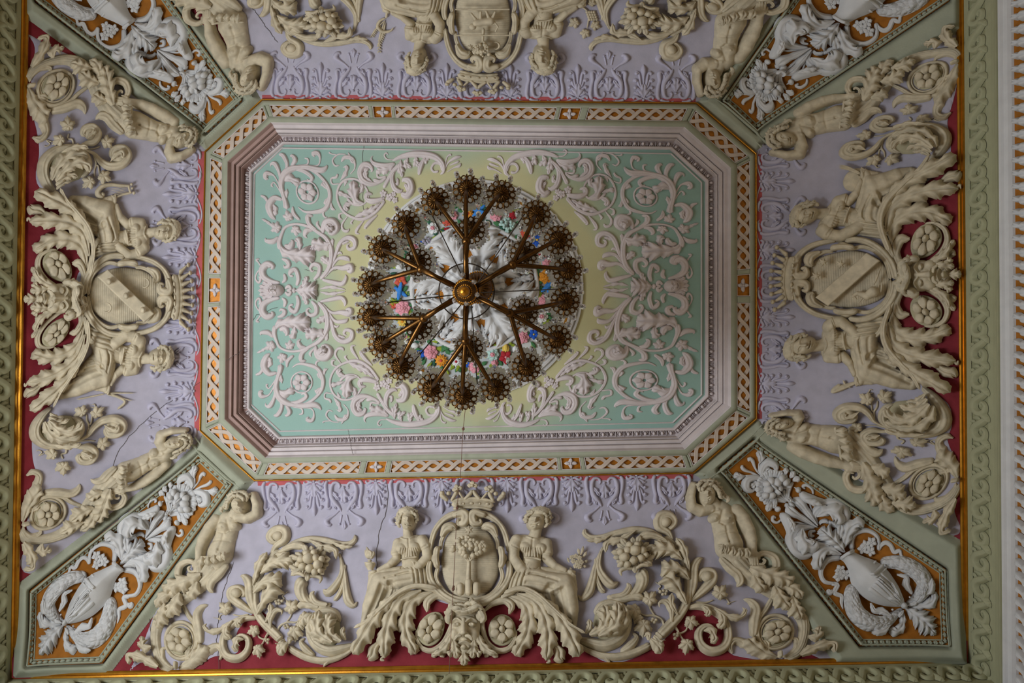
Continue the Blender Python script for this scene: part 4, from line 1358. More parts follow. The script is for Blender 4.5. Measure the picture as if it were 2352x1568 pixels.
Z2 = (784, 0, 3)
t = Thing('sickle', 'cream stucco sickle held by the left woman of the top field', 'sickle', (300, 170), Z=Z2, base=6)
t.p('blade', 'stone', stem([(310, 120, 6), (270, 140, 10), (255, 180, 12), (290, 215, 12), (340, 210, 8), (365, 185, 3)], n=24, k=7))
t.p('handle', 'stone', stem([(322, 60, 8), (312, 125, 9)], n=6))
t = Thing('wheat_ears', 'three cream stucco wheat ears hanging beside the sickle', 'wheat', (260, 250), Z=Z2, base=4)
for s in ([(305, 130, 3), (270, 250, 8), (265, 345, 3)], [(300, 140, 3), (240, 200, 8), (215, 240, 3)], [(308, 150, 3), (290, 230, 8), (262, 300, 3)]):
    g = [stem(s, n=10, k=5)]
    for q in cr(np.array(s, float), 12)[4:]:
        for e in (-1, 1):
            g.append(stem([(q[0], q[1], 3), (q[0] + e * 9, q[1] + 12, 4), (q[0] + e * 13, q[1] + 20, 1)], n=5, k=5))
    t.p('ear', 'stone', g)
t = Thing('grape_branch', 'cream stucco leafy grape branch held by the right woman of the top field', 'branch', (1690, 150), Z=Z2, base=4)
t.p('twig', 'stone', stem([(1640, 30, 6), (1700, 90, 6), (1690, 200, 4)], n=12))
t.p('grapes', 'stone', [blob(1690 + 16 * (i % 4) + 6 * (i // 4), 80 + 17 * (i // 4), 11, n=8, m=3) for i in range(16)])
for x, y, r, a in ((1610, 150, 44, 2.6), (1680, 220, 40, 1.9), (1740, 170, 40, .4), (1720, 20, 36, -1)):
    t.p('leaf', 'stone', vine_leaf(x, y, r, a))


# ------------------------------------------------------------------ shields with their frames and crowns
ZC = (784, 1045, 3)
# canonical shield: centre, top, right side of the frame, bottom
C_SRC = [(1079, 1293), (1079, 1180), (1173, 1293), (1079, 1394)]
SHIELD = {
    'bottom': (C_SRC, 'a tree, a star and three mounts'),
    'left': ([(284, 678), (390, 678), (284, 770), (186, 678)], 'three balls and two crescents'),
    'right': ([(1945, 642), (1826, 642), (1945, 549), (2064, 642)], 'three stars and a swan on water'),
    'top': ([(1110, 40), (1110, 156), (1019, 40), (1110, -64)], 'a lion, a tree and a crescent'),
}
FIELD = [(885, 465), (950, 480), (1010, 530), (1050, 600), (1078, 700), (1088, 780), (1070, 860), (1030, 930), (970, 985), (890, 1008), (810, 990), (750, 940), (710, 860), (690, 760), (695, 680), (715, 590), (760, 520), (820, 475)]


def half(pts, e, c=884):
    return [(c + e * (p[0] - c), *p[1:]) for p in pts]


cw = {}
for side, (A, arms) in SHIELD.items():
    w = Tps(C_SRC, A)
    cw[side] = w
    t = Thing('shield', 'cream stucco oval shield with %s in the %s field' % (arms, side), 'shield', (884, 745), Z=ZC, tps=w, base=2, hk=1.1)
    f = HF(640, 410, 1130, 1040, 5)
    f.poly(cr(np.array(FIELD + FIELD[:1], float), 80)[:-1], 30, 150, z=6)
    horiz = side in ('bottom', 'top')
    stripes = np.sin((f.Y if side != 'top' else f.Y) * (2 * PI / 15.0)) if True else 0
    f.h = f.h + np.where(f.h > 3, 1.6 * stripes, 0)
    t.p('field', 'stone', f.g())
    for e in (-1, 1):
        M_ = lambda s: half(s, e)
        t.p('frame', 'stone', [stem(M_(s), hk=.9, rib=.35, nrib=2) for s in (
            [(905, 452, 16), (930, 425, 30), (985, 412, 26), (1060, 450, 22), (1120, 530, 20), (1150, 640, 18), (1152, 680, 16)],
            [(1100, 680, 18), (1120, 720, 26), (1095, 770, 20)],
            [(1150, 730, 20), (1160, 800, 22), (1140, 880, 24), (1080, 960, 26), (1000, 1015, 28), (930, 1035, 28), (884, 1040, 26)],
            [(1095, 770, 14), (1110, 850, 15), (1070, 930, 15), (1000, 985, 15), (884, 1008, 14)], [(1080, 660, 13), (1075, 600, 14), (1045, 540, 16), (1000, 500, 20), (950, 480, 14)])], base=10)
        t.p('scroll', 'stone', stem(half([(1000, 425, 16), (930, 405, 30), (905, 430, 34), (920, 475, 30), (960, 475, 16), (955, 445, 10)], e), rib=.25), base=18)
        t.p('scroll', 'stone', leaf(half([(1075, 575, 14), (1045, 520, 34), (1000, 500, 26), (975, 520, 8)], e), 1, dep=.1, H=20), base=16)
        t.p('clasp', 'stone', stem(half([(1085, 640, 12), (1102, 665, 22), (1108, 720, 20), (1102, 770, 22), (1085, 790, 12)], e), rib=.2, hk=1.1), base=18)
    B = dict(base=24)

    def star(x, y, r, rot=0, n=6):
        P = [(x + (r if k % 2 == 0 else r * .5) * math.cos(rot + k * PI / n), y + (r if k % 2 == 0 else r * .5) * math.sin(rot + k * PI / n)) for k in range(2 * n)]
        g = HF(x - r - 4, y - r - 4, x + r + 4, y + r + 4, 3)
        g.poly(P, 12, r * .4)
        t.p('star', 'stone', g.g(), base=30)

    def crescent(x, y, r, a):
        P = [(x + r * math.cos(a + u), y + r * math.sin(a + u)) for u in np.linspace(.7, 2 * PI - .7, 20)]
        P += [(x + r * .3 * math.cos(a) + r * .76 * math.cos(a + u), y + r * .3 * math.sin(a) + r * .76 * math.sin(a + u)) for u in np.linspace(2 * PI - .95, .95, 18)]
        g = HF(x - r - 4, y - r - 4, x + r + 4, y + r + 4, 3)
        g.poly(P, 13, r * .2)
        t.p('crescent', 'stone', g.g(), base=30)

    def tree(x, y, s, n=46):
        t.p('tree', 'stone', [stem([(x - 4, y + 210 * s, 20 * s), (x, y + 120 * s, 15 * s), (x + 2, y + 50 * s, 13 * s)], n=10)] +
            [stem([(x, y + 70 * s, 8 * s), (x + d * .5 * s, y + 20 * s, 7 * s), (x + d * s, y - 10 * s, 5 * s)], n=8, k=5) for d in (-80, -35, 30, 85)], base=26)
        rr = random.Random(5)
        g = []
        for k in range(n):
            a, q = rr.uniform(0, 2 * PI), math.sqrt(rr.random())
            g.append(blob(x + 112 * s * q * math.cos(a), y - 40 * s + 68 * s * q * math.sin(a), 21 * s * rr.uniform(.7, 1.2), H=18 * s, z=26 * s * (1 - q), n=8, m=3))
        t.p('crown', 'stone', g, base=28)

    if side == 'bottom':
        star(885, 533, 36, PI / 2)
        tree(884, 690, 1.0)
        for x, y0 in ((828, 900), (884, 870), (936, 895)):
            t.p('mount', 'stone', stem([(x, y0, 26), (x, 950, 27), (x, 995, 24)], hk=.8), base=26)
    elif side == 'top':
        # upside down in the picture: the shield's own top points down the picture
        for y in (640, 820):
            t.p('bar', 'stone', stem([(700, y, 5), (1075, y, 5)], n=12, k=5, capped=False), base=30)
        tree(884, 560, .62, 30)
        star(970, 560, 24, PI / 2)
        crescent(790, 570, 28, 0)
        g = HF(760, 650, 1010, 830, 3)
        g.chain([(830, 740, 28), (930, 728, 26)], k=6).ell(955, 700, 26, 24).chain([(925, 740, 12), (965, 790, 8)]).chain([(900, 750, 12), (900, 800, 9)]).chain([(840, 755, 14), (860, 805, 8)]).chain([(820, 755, 13), (800, 800, 8)])
        g.chain([(805, 735, 7), (780, 700, 6), (795, 670, 8)])
        t.p('lion', 'stone', g.g(), base=30)
        t.p('mount', 'stone', stem([(884, 900, 26), (884, 960, 30)], hk=.8), base=26)
    else:
        # bend across the field
        P = [(700, 640), (760, 560), (1085, 800), (1050, 900)] if side == 'left' else [(1000, 520), (1066, 590), (745, 930), (700, 850)]
        P = [(1010, 520), (1072, 600), (760, 950), (705, 870)] if side == 'left' else [(760, 530), (700, 610), (1010, 955), (1065, 870)]
        g = HF(680, 480, 1100, 1000, 4)
        g.poly(P, 12, 8)
        t.p('bend', 'stone', g.g(), base=28)
        if side == 'left':
            for x, y in ((790, 870), (888, 740), (985, 610)):
                t.p('ball', 'stone', blob(x, y, 23, H=26), base=38)
            crescent(970, 880, 36, PI / 2 + .3)
            crescent(800, 590, 36, PI / 2 + .3)
        else:
            for x, y in ((1000, 590), (905, 540), (985, 700)):
                star(x, y, 36, .3)
            g = HF(720, 720, 900, 990, 3)
            g.chain([(800, 900, 36), (770, 860, 26), (790, 800, 14), (770, 770, 12), (750, 790, 7)])
            t.p('swan', 'stone', g.g(), base=28)
            t.p('water', 'stone', [stem([(720 + 14 * k, 800 + 28 * k, 4), (760 + 10 * k, 830 + 24 * k, 7), (800 + 14 * k, 850 + 22 * k, 4)], n=8, k=5) for k in range(6)] +
                [stem([(840 + 20 * k, 900 + 10 * k, 4), (880 + 16 * k, 920 + 6 * k, 7), (920 + 14 * k, 940 + 4 * k, 4)], n=8, k=5) for k in range(4)], base=26)

# crowns
for side, w in cw.items():
    if side in ('bottom', 'top'):
        A = {'bottom': None, 'top': Tps([(1086, 1171), (1086, 1108), (1140, 1160)], [(1100, 166), (1098, 219), (1046, 172)])}[side]
        t = Thing('crown', 'cream stucco crown with trefoil tips above the shield of the %s field' % side, 'crown', (905, 380), Z=ZC, tps=A, base=5, hk=1.1)
        t.p('band', 'stone', [stem([(770, 375, 10), (840, 365, 12), (905, 362, 13), (970, 368, 12), (1040, 382, 10)], n=24), stem([(755, 320, 10), (830, 306, 13), (905, 302, 14), (985, 308, 13), (1062, 328, 10)], n=24),
                               stem([(762, 345, 24), (835, 334, 28), (905, 330, 29), (980, 336, 28), (1052, 352, 24)], n=24, hk=.5)], base=10)
        for k, x in enumerate((800, 850, 905, 960, 1012)):
            t.p('jewel', 'stone', blob(x, 340 + 3 * abs(k - 2), 16 if k % 2 == 0 else 9, 10, H=14), base=26)
        for pts in ([(740, 320, 12), (700, 280, 18), (695, 262, 8)], [(760, 320, 10), (790, 270, 14), (800, 240, 10)], [(850, 310, 10), (890, 270, 14), (908, 240, 10)], [(960, 310, 10), (925, 270, 14), (908, 240, 10)], [(1050, 320, 10), (1025, 275, 14), (1020, 250, 10)],
                    [(1075, 320, 12), (1110, 285, 18), (1122, 268, 8)], [(810, 250, 8), (845, 305, 8)], [(1010, 255, 8), (970, 305, 8)]):
            t.p('prong', 'stone', stem(pts, hk=1), base=12)
        for x, y, a in ((908, 210, -PI / 2), (805, 235, -1.9), (1020, 240, -1.2)):
            t.p('trefoil', 'stone', [petal(x, y, a + d, 38, 19, H=15) for d in (-1.5, 0, 1.5)] + [blob(x, y, 12, H=24)], base=16)
        for x, y in ((745, 265), (1065, 268), (700, 262), (1118, 268)):
            t.p('pearl', 'stone', blob(x, y, 16, H=18), base=14)
    else:
        A = {'left': Tps([(884, 400), (884, 250), (1010, 380)], [(395, 682), (447, 682), (402, 738)]), 'right': Tps([(884, 400), (884, 250), (1010, 380)], [(1826, 640), (1766, 640), (1820, 586)])}[side]
        t = Thing('crown', 'cream stucco crown with pearl-tipped points beside the shield of the %s field' % side, 'crown', (884, 390), tps=A, base=5, hk=1.1)
        t.p('band', 'stone', [stem([(770, 425, 12), (830, 412, 16), (884, 408, 17), (940, 412, 16), (1000, 425, 12)], n=24), stem([(762, 350, 12), (830, 335, 15), (884, 332, 16), (940, 335, 15), (1006, 350, 12)], n=24),
                              stem([(766, 388, 30), (830, 372, 36), (884, 368, 37), (940, 372, 36), (1003, 388, 30)], n=24, hk=.5)], base=8)
        for k in range(9):
            u = -1 + k / 4.0
            x0 = 884 + 120 * u
            y0 = 332 + 20 * u * u
            x1 = 884 + 165 * u
            y1 = 262 + 30 * u * u
            t.p('prong', 'stone', stem([(x0, y0, 15), ((x0 + x1) / 2, (y0 + y1) / 2, 10), (x1, y1, 4)], n=8, hk=1), base=10)
            t.p('pearl', 'stone', blob(x1, y1 - 6, 13, H=18), base=10)
        for k in range(7):
            u = -1 + k / 3.0
            t.p('jewel', 'stone', blob(884 + 100 * u, 374 + 12 * u * u, 13, 9, H=12), base=26)

# ------------------------------------------------------------------ grotesque masks under the shields
ZK = (784, 1045, 3)
K_SRC = [to_px(ZK, p) for p in ((855, 1040), (850, 1468), (800, 1192), (903, 1192))]
MASK = {'bottom': None, 'left': [(189, 683), (50, 686), (131, 668), (131, 702)], 'right': [(2060, 634), (2209, 630), (2123, 615), (2123, 650)]}


def mask_face():
    f = HF(740, 1060, 970, 1420, 3.5)
    f.ell(855, 1190, 106, 120, 0, 0, 62).cap((855, 1190, 92), (852, 1340, 52), hk=.6).ell(852, 1350, 46, 46, 0, 14, 30)
    f.ell(790, 1250, 40, 50, .3, 24, 30).ell(915, 1250, 40, 50, -.3, 24, 30)
    for e in (-1, 1):
        x = 852 + 51 * e
        f.dot(x, 1190, -16, 34, 22).ell(x, 1193, 24, 15, 0, 50, 15, 2).dot(x, 1193, -5, 7)
        f.line([(x - 36, 1172 + 6 * e), (x, 1150), (x + 36, 1172 - 6 * e)], 13, 9)
        f.line([(852 + 30 * e, 1285), (852 + 58 * e, 1305), (852 + 64 * e, 1330)], -9, 8)
    f.cap((850, 1160, 14), (850, 1250, 22), (56, 66), .9).ell(850, 1262, 24, 18, 0, 70, 18).ell(826, 1266, 13, 11, 0, 64, 12).ell(874, 1266, 13, 11, 0, 64, 12)
    f.dot(826, 1275, -10, 7).dot(874, 1275, -10, 7)
    f.line([(808, 1318), (850, 1306), (896, 1318)], 12, 8).dot(850, 1335, -26, 40, 16)
    f.line([(790, 1130), (850, 1120), (910, 1130)], -5, 8)
    return f.g()


MF = mask_face()
for side, A in MASK.items():
    w = Tps(K_SRC, A) if A else None
    t = Thing('grotesque_mask', 'cream stucco satyr mask with leaf beard at the foot of the %s shield' % side, 'mask', (855, 1200), Z=ZK, tps=w, base=4, hk=1.1)
    t.p('face', 'stone', MF)
    t.p('tongue', 'stone', stem([(850, 1335, 20), (852, 1360, 26), (852, 1375, 20)], n=10), base=24)
    t.p('hair', 'stone', curls([(745, 1150), (760, 1090), (810, 1060), (850, 1075), (900, 1050), (950, 1075), (970, 1130)], 44, 15, 7, 40) + curls([(800, 1095), (850, 1110), (920, 1090)], 40, 6, 8, 66) +
        [blob(855, 1085, 110, 50, H=40, z=20)], label='curly hair')
    for s, l in (([(850, 1380, 30), (850, 1420, 46), (850, 1470, 4)], 2), ([(780, 1290, 24), (790, 1360, 44), (800, 1420, 6)], 3), ([(920, 1290, 24), (912, 1360, 44), (905, 1420, 6)], 3), ([(770, 1240, 24), (735, 1320, 38), (690, 1370, 30), (640, 1390, 5)], 3),
                 ([(935, 1240, 24), (970, 1320, 38), (1020, 1370, 30), (1075, 1390, 5)], 3), ([(800, 1340, 16), (760, 1380, 30), (740, 1395, 5)], 2), ([(905, 1340, 16), (945, 1380, 30), (965, 1395, 5)], 2)):
        t.p('beard_leaf', 'stone', leaf(s, l), base=14)
    for e in (-1, 1):
        t.p('moustache', 'stone', stem([(852 + 8 * e, 1295, 10), (852 + 40 * e, 1300, 14), (852 + 62 * e, 1330, 6)], rib=.2), base=40)

# ------------------------------------------------------------------ broad acanthus leaves flanking the masks, each with a small rosette scroll
ZL = (1060, 1100, 3.563)
L_SRC = [to_px(ZL, p) for p in ((330, 1000), (330, 1240), (450, 1450), (950, 1480), (1000, 1300), (490, 830))]
BIG = {
    'right of the bottom mask': L_SRC,
    'left of the bottom mask': [(1012, 1368), (987, 1450), (954, 1502), (817, 1510), (820, 1452), (953, 1330)],
    'above the left mask': [(192, 642), (130, 606), (75, 573), (71, 443), (128, 436), (228, 562)],
    'below the left mask': [(186, 730), (127, 766), (72, 812), (60, 938), (112, 930), (215, 775)],
    'above the right mask': [(2060, 590), (2128, 548), (2186, 508), (2202, 362), (2141, 362), (1992, 508)],
    'below the right mask': [(2060, 690), (2128, 716), (2184, 755), (2188, 896), (2118, 890), (2005, 763)],
}
for where, A in BIG.items():
    w = Tps(L_SRC, A, 40)
    t = Thing('acanthus_leaf', 'cream stucco broad acanthus leaf spreading ' + where, 'leaf ornament', (560, 1150), Z=ZL, tps=w, group='broad leaves beside the masks', base=3, hk=1.1)
    for s, l, z in (([(380, 965, 30), (500, 1020, 80), (550, 1140, 100), (530, 1290, 84), (470, 1400, 60), (440, 1455, 6)], 5, 4), ([(450, 950, 30), (580, 1010, 64), (660, 1120, 88), (700, 1270, 96), (700, 1400, 70), (690, 1505, 6)], 5, 12),
                    ([(520, 940, 25), (640, 1000, 48), (770, 1130, 70), (860, 1280, 96), (920, 1410, 70), (955, 1482, 6)], 5, 18), ([(640, 1240, 20), (780, 1400, 60), (800, 1480, 40), (830, 1505, 6)], 2, 6)):
        t.p('lobe', 'stone', leaf(s, l, k=17, n=44), base=z)
    t.p('rib', 'stone', stem([(345, 965, 20), (480, 922, 24), (610, 975, 22), (750, 1105, 20), (880, 1230, 18), (1000, 1300, 14)], rib=.3), base=26)
    t.p('curl', 'stone', [stem([(320, 985, 18), (420, 932, 24), (495, 890, 28), (515, 840, 24), (482, 815, 9)], rib=.25), stem([(690, 1480, 10), (720, 1510, 12), (690, 1520, 6)])], base=10)
    t = Thing('rosette_scroll', 'cream stucco scroll with a six-petalled rosette just ' + where, 'scroll ornament', (330, 1240), Z=ZL, tps=w, group='small rosette scrolls beside the masks', base=3, hk=1.1)
    t.p('ring', 'stone', stem([(190, 1085, 22), (168, 1150, 24), (175, 1240, 22), (210, 1340, 24), (290, 1405, 26), (380, 1395, 24), (430, 1330, 20), (446, 1240, 12)], rib=.3, n=44))
    t.p('curl', 'stone', leaf([(185, 1090, 14), (250, 1030, 30), (340, 1002, 38), (405, 1045, 30), (392, 1115, 8)], 2, dep=.2), base=8)
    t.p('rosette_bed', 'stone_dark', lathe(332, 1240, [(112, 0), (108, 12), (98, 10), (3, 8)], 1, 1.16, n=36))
    for k in range(6):
        a = k * PI / 3 + .5
        t.p('petal', 'stone', petal(332 + 20 * math.cos(a), 1240 + 24 * math.sin(a), a, 92, 48, H=36, z=8))
    t.p('rosette_eye', 'stone', blob(332, 1240, 28, 34, H=44, z=8))
    for s in ([(180, 1395, 22), (205, 1435, 26), (215, 1460, 4)], [(230, 1410, 20), (270, 1440, 24), (298, 1460, 4)]):
        t.p('leaf', 'stone', leaf(s, 1, dep=.15))

# ------------------------------------------------------------------ leaf-ball scrolls of the side fields
B_SRC = [to_px(Z7, p) for p in ((440, 1000), (560, 640), (240, 700), (850, 300), (1190, 560))]
BALL = {
    'in the upper half of the left field': B_SRC,
    'in the lower half of the left field': [(113, 936), (128, 990), (69, 990), (200, 1043), (263, 978)],
    'in the upper half of the right field': [(2135, 372), (2108, 317), (2182, 317), (2025, 287), (1959, 348)],
    'in the lower half of the right field': [(2121, 890), (2095, 966), (2182, 963), (2001, 1001), (1944, 950)],
}
for where, A in BALL.items():
    w = Tps(B_SRC, A, 30)
    t = Thing('volute_scroll', 'cream stucco leafy ball volute with two tendrils ' + where, 'scroll ornament', (560, 640), Z=Z7, tps=w, group='ball volutes of the side fields', base=3, hk=1.1)
    t.p('volute', 'stone', stem([(450, 1010, 28), (350, 900, 58), (290, 760, 70), (310, 620, 74), (420, 510, 66), (560, 465, 56), (700, 480, 50), (800, 560, 46), (822, 660, 44), (780, 760, 34), (720, 800, 10)], rib=.18, nrib=3, n=60, k=13))
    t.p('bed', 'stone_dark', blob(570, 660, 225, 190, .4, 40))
    for s, l, z in (([(340, 860, 40), (420, 700, 90), (560, 590, 100), (700, 570, 70), (790, 590, 8)], 4, 24), ([(370, 880, 40), (500, 740, 80), (640, 670, 80), (760, 700, 60), (800, 770, 8)], 4, 32), ([(390, 920, 30), (480, 830, 66), (580, 800, 50), (660, 820, 8)], 3, 26),
                    ([(410, 960, 24), (470, 890, 48), (540, 860, 34), (600, 855, 6)], 2, 20), ([(420, 560, 14), (560, 510, 44), (700, 500, 34), (760, 520, 6)], 3, 44)):
        t.p('leaf', 'stone', leaf(s, l, k=15), base=z)
    t.p('tendril', 'stone', stem([(660, 480, 14), (780, 415, 26), (870, 395, 48), (925, 310, 52), (870, 225, 46), (775, 240, 44), (745, 300, 30), (790, 335, 12)], rib=.25, n=44, k=11), base=8)
    t.p('tendril', 'stone', stem([(740, 480, 14), (880, 530, 20), (960, 620, 38), (1060, 675, 52), (1200, 655, 58), (1275, 560, 58), (1220, 475, 54), (1110, 490, 44), (1085, 560, 26), (1130, 590, 12)], rib=.25, n=50, k=11), base=8)
    t.p('bud', 'stone', blob(845, 305, 78, 72, H=50), base=6)
    t.p('bud', 'stone', blob(1178, 570, 92, 84, H=60), base=6)
    t.p('tendril_leaf', 'stone', [leaf([(1060, 640, 10), (1120, 570, 46), (1190, 540, 50), (1215, 600, 8)], 2), leaf([(780, 380, 10), (820, 335, 40), (862, 300, 34), (868, 275, 6)], 2)], base=20)
    # grape vine growing round it
    t = Thing('vine', 'cream stucco vine sprigs round the ball volute ' + where, 'vine', (900, 620), Z=Z7, tps=w, group='vine sprigs of the side fields', base=3, hk=1.1)
    t.p('stem', 'stone', [stem(s, k=5) for s in ([(590, 490, 10), (640, 430, 12), (630, 360, 11), (580, 350, 10), (590, 290, 9)], [(760, 470, 10), (860, 470, 9), (960, 440, 8)], [(880, 530, 12), (910, 640, 11), (890, 720, 10), (890, 800, 8)], [(900, 670, 9), (930, 660, 10), (945, 720, 9), (950, 780, 7)],
                                                [(400, 390, 6), (330, 370, 7), (370, 410, 7), (330, 440, 6), (300, 430, 4)], [(940, 880, 6), (985, 860, 7), (975, 910, 7), (945, 910, 5)])])
    for x, y, r, a in ((570, 215, 100, -1.6), (480, 370, 86, 2.6), (1020, 405, 92, -.4), (985, 790, 92, .5), (830, 850, 92, 2.4)):
        t.p('leaf', 'stone', vine_leaf(x, y, r, a), base=8)

# ------------------------------------------------------------------ long fields: volute, acanthus branch, cornucopia and vine
ZS = (1320, 1160, 4.1275)
S_SRC = [(1402, 1434), (1526, 1196), (1451, 1274), (1620, 1327), (1635, 1468), (1502, 1482), (1344, 1221)]
LONG = {
    ('bottom', 'right'): S_SRC,
    ('bottom', 'left'): [(747, 1452), (642, 1228), (720, 1292), (547, 1365), (547, 1488), (657, 1488), (815, 1235)],
    ('top', 'left'): [(775, -85), (673, 113), (750, 50), (592, 0), (590, -105), (690, -125), (850, 108)],
    ('top', 'right'): [(1415, -85), (1539, 117), (1467, 38), (1635, 13), (1650, -100), (1510, -125), (1359, 110)],
}
BR_STEMS = [
    [(790, 1255, 50), (900, 1140, 52), (990, 1040, 47), (1050, 930, 42), (1072, 800, 38), (1062, 660, 33), (1012, 500, 30), (940, 380, 28), (840, 300, 26)],
    [(830, 310, 22), (700, 250, 28), (560, 238, 38), (400, 268, 36), (260, 308, 32), (150, 308, 28), (92, 270, 26), (98, 222, 12)],
    [(1080, 920, 18), (1110, 760, 48), (1122, 600, 46), (1170, 520, 30), (1212, 508, 6)], [(920, 345, 16), (880, 265, 32), (795, 205, 46), (800, 115, 52), (880, 100, 50), (932, 160, 42), (890, 222, 25), (850, 190, 8)],
    [(1090, 920, 15), (1200, 820, 42), (1288, 725, 52), (1290, 650, 50), (1220, 640, 46), (1172, 700, 30), (1212, 722, 8)],
    [(1060, 980, 20), (1180, 962, 36), (1320, 1010, 42), (1420, 1110, 36), (1448, 1250, 42), (1400, 1360, 46), (1280, 1390, 47), (1185, 1320, 42), (1172, 1205, 38), (1250, 1150, 30), (1320, 1200, 20), (1290, 1260, 8)],
    [(270, 390, 12), (200, 560, 22), (170, 700, 36), (130, 830, 46), (62, 890, 26), (28, 850, 9)], [(250, 420, 12), (222, 580, 32), (272, 690, 42), (350, 760, 42), (412, 728, 10)], [(195, 500, 14), (202, 680, 22), (240, 790, 26), (285, 835, 20)]]
BR_LEAVES = [([(1040, 960, 20), (970, 840, 66), (890, 740, 120), (830, 690, 10)], 3), ([(1066, 720, 20), (980, 640, 84), (870, 620, 100), (805, 615, 8)], 3), ([(1000, 530, 20), (890, 450, 96), (770, 440, 90), (700, 470, 8)], 4), ([(910, 390, 15), (830, 370, 50), (745, 370, 8)], 2),
             ([(900, 370, 15), (740, 300, 42), (630, 305, 40), (592, 352, 10)], 1), ([(1070, 640, 12), (1010, 430, 56), (945, 320, 8)], 3), ([(560, 250, 14), (430, 330, 44), (300, 370, 40), (280, 460, 6)], 3), ([(330, 290, 10), (220, 340, 34), (105, 345, 6)], 3),
             ([(1180, 965, 20), (1240, 1020, 48), (1232, 1075, 6)], 2), ([(1300, 990, 25), (1420, 1065, 44), (1540, 1080, 36), (1592, 1020, 20), (1568, 988, 6)], 3), ([(1200, 1210, 14), (1260, 1210, 60), (1300, 1290, 40), (1270, 1330, 6)], 2),
             ([(1350, 1020, 20), (1380, 1120, 60), (1340, 1190, 8)], 2), ([(960, 1060, 14), (900, 960, 50), (905, 850, 8)], 2), ([(900, 1130, 20), (900, 1020, 40), (850, 935, 30), (790, 940, 18), (790, 985, 6)], 1)]
for (fld, sd), A in LONG.items():
    w = Tps(S_SRC, A, 60)
    wh = 'in the %s half of the %s field' % (sd, fld)
    t = Thing('volute_scroll', 'cream stucco ball volute on a long stalk ' + wh, 'scroll ornament', (340, 1130), Z=ZS, tps=w, group='ball volutes of the long fields', base=3, hk=1.1)
    t.p('volute', 'stone', stem([(-10, 1265, 18), (120, 1305, 46), (280, 1335, 62), (420, 1265, 62), (490, 1130, 52), (460, 1000, 46), (360, 935, 42), (250, 960, 42), (185, 1040, 24)], rib=.18, nrib=3, n=56, k=13))
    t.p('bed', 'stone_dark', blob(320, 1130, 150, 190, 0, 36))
    for s, l, z in (([(120, 1280, 40), (240, 1200, 80), (270, 1080, 90), (250, 980, 8)], 4, 24), ([(200, 1300, 40), (340, 1200, 90), (370, 1080, 80), (370, 960, 8)], 4, 30), ([(280, 1300, 30), (410, 1200, 64), (450, 1080, 54), (430, 980, 8)], 3, 26), ([(90, 1250, 20), (130, 1180, 42), (125, 1105, 6)], 2, 16)):
        t.p('leaf', 'stone', leaf(s, l, k=15), base=z)
    t.p('stalk', 'stone', [stem(s, rib=.25, nrib=3, k=11) for s in ([(0, 1290, 14), (120, 1380, 24), (300, 1440, 36), (480, 1430, 40), (640, 1370, 40), (720, 1320, 38)], [(200, 1400, 15), (290, 1450, 27), (338, 1510, 4)], [(430, 1400, 25), (522, 1340, 44), (582, 1260, 26), (545, 1212, 9)])])
    for s, l in (([(700, 1290, 30), (760, 1360, 60), (800, 1430, 10)], 2), ([(730, 1260, 30), (790, 1330, 50), (822, 1330, 8)], 2), ([(690, 1310, 20), (680, 1260, 34), (650, 1250, 6)], 1)):
        t.p('bud_leaf', 'stone', leaf(s, l, dep=.25), base=14)
    t = Thing('acanthus_scroll', 'cream stucco acanthus branch over the cornucopia ' + wh, 'scroll ornament', (1050, 800), Z=ZS, tps=w, group='acanthus branches of the long fields', base=3, hk=1.1)
    t.p('stem', 'stone', [stem(s, rib=.25, nrib=2, k=11) for s in BR_STEMS])
    for s, l in BR_LEAVES:
        t.p('leaf', 'stone', leaf(s, l, k=15), base=12)
    for x, y, r in ((848, 165, 52), (1238, 685, 54)):
        t.p('bud', 'stone', blob(x, y, r, H=r * .7), base=8)
    t.p('collar', 'stone', stem([(735, 1250, 16), (800, 1310, 16)], hk=1.3, n=8), base=26)
    t = Thing('cornucopia', 'cream stucco twisted horn overflowing with fruit ' + wh, 'cornucopia', (600, 650), Z=ZS, tps=w, group='cornucopias of the long fields', base=3, hk=1.1)
    horn = cr(np.array([(300, 870, 20), (420, 895, 40), (530, 860, 46), (600, 800, 54), (640, 720, 60), (628, 650, 64), (605, 612, 66)], float), 50)
    t.p('horn', 'stone', stem(horn, hk=.9, n=50, k=13, rib=.16, nrib=3, twist=22))
    t.p('horn_rim', 'stone', stem([(545, 640, 14), (605, 605, 18), (670, 612, 14)], n=12), base=34)
    t.p('flare', 'stone', [stem([(570 + 18 * k, 618 - 4 * k, 9), (545 + 30 * k, 570 - 6 * k, 12), (470 + 58 * k, 560 - 22 * k, 12)], n=10, hk=1) for k in range(5)] + [stem([(640, 600, 16), (670, 540, 20), (720, 500, 22), (730, 480, 8)]), stem([(560, 620, 16), (480, 610, 22), (420, 640, 20), (430, 690, 6)])], base=16)
    for s, l in (([(330, 880, 25), (450, 860, 32), (505, 790, 26), (488, 752, 9)], 1), ([(420, 905, 20), (560, 880, 42), (645, 895, 8)], 2)):
        t.p('leaf', 'stone', leaf(s, l, dep=.2), base=10)
    for k in range(22):
        a = k * 2 * PI / 22 + .1
        if 0.9 < a < 1.5:
            continue
        c, s = math.cos(a), math.sin(a)
        R = 175 + 20 * (k % 3)
        t.p('fruit_leaf', 'stone', leaf([(545 + 70 * c, 480 + 55 * s, 12), (545 + .75 * R * c, 480 + .62 * R * s, 28), (545 + R * c, 480 + .86 * R * s, 3)], 1, dep=.05, k=9), base=8 + 5 * (k % 3))
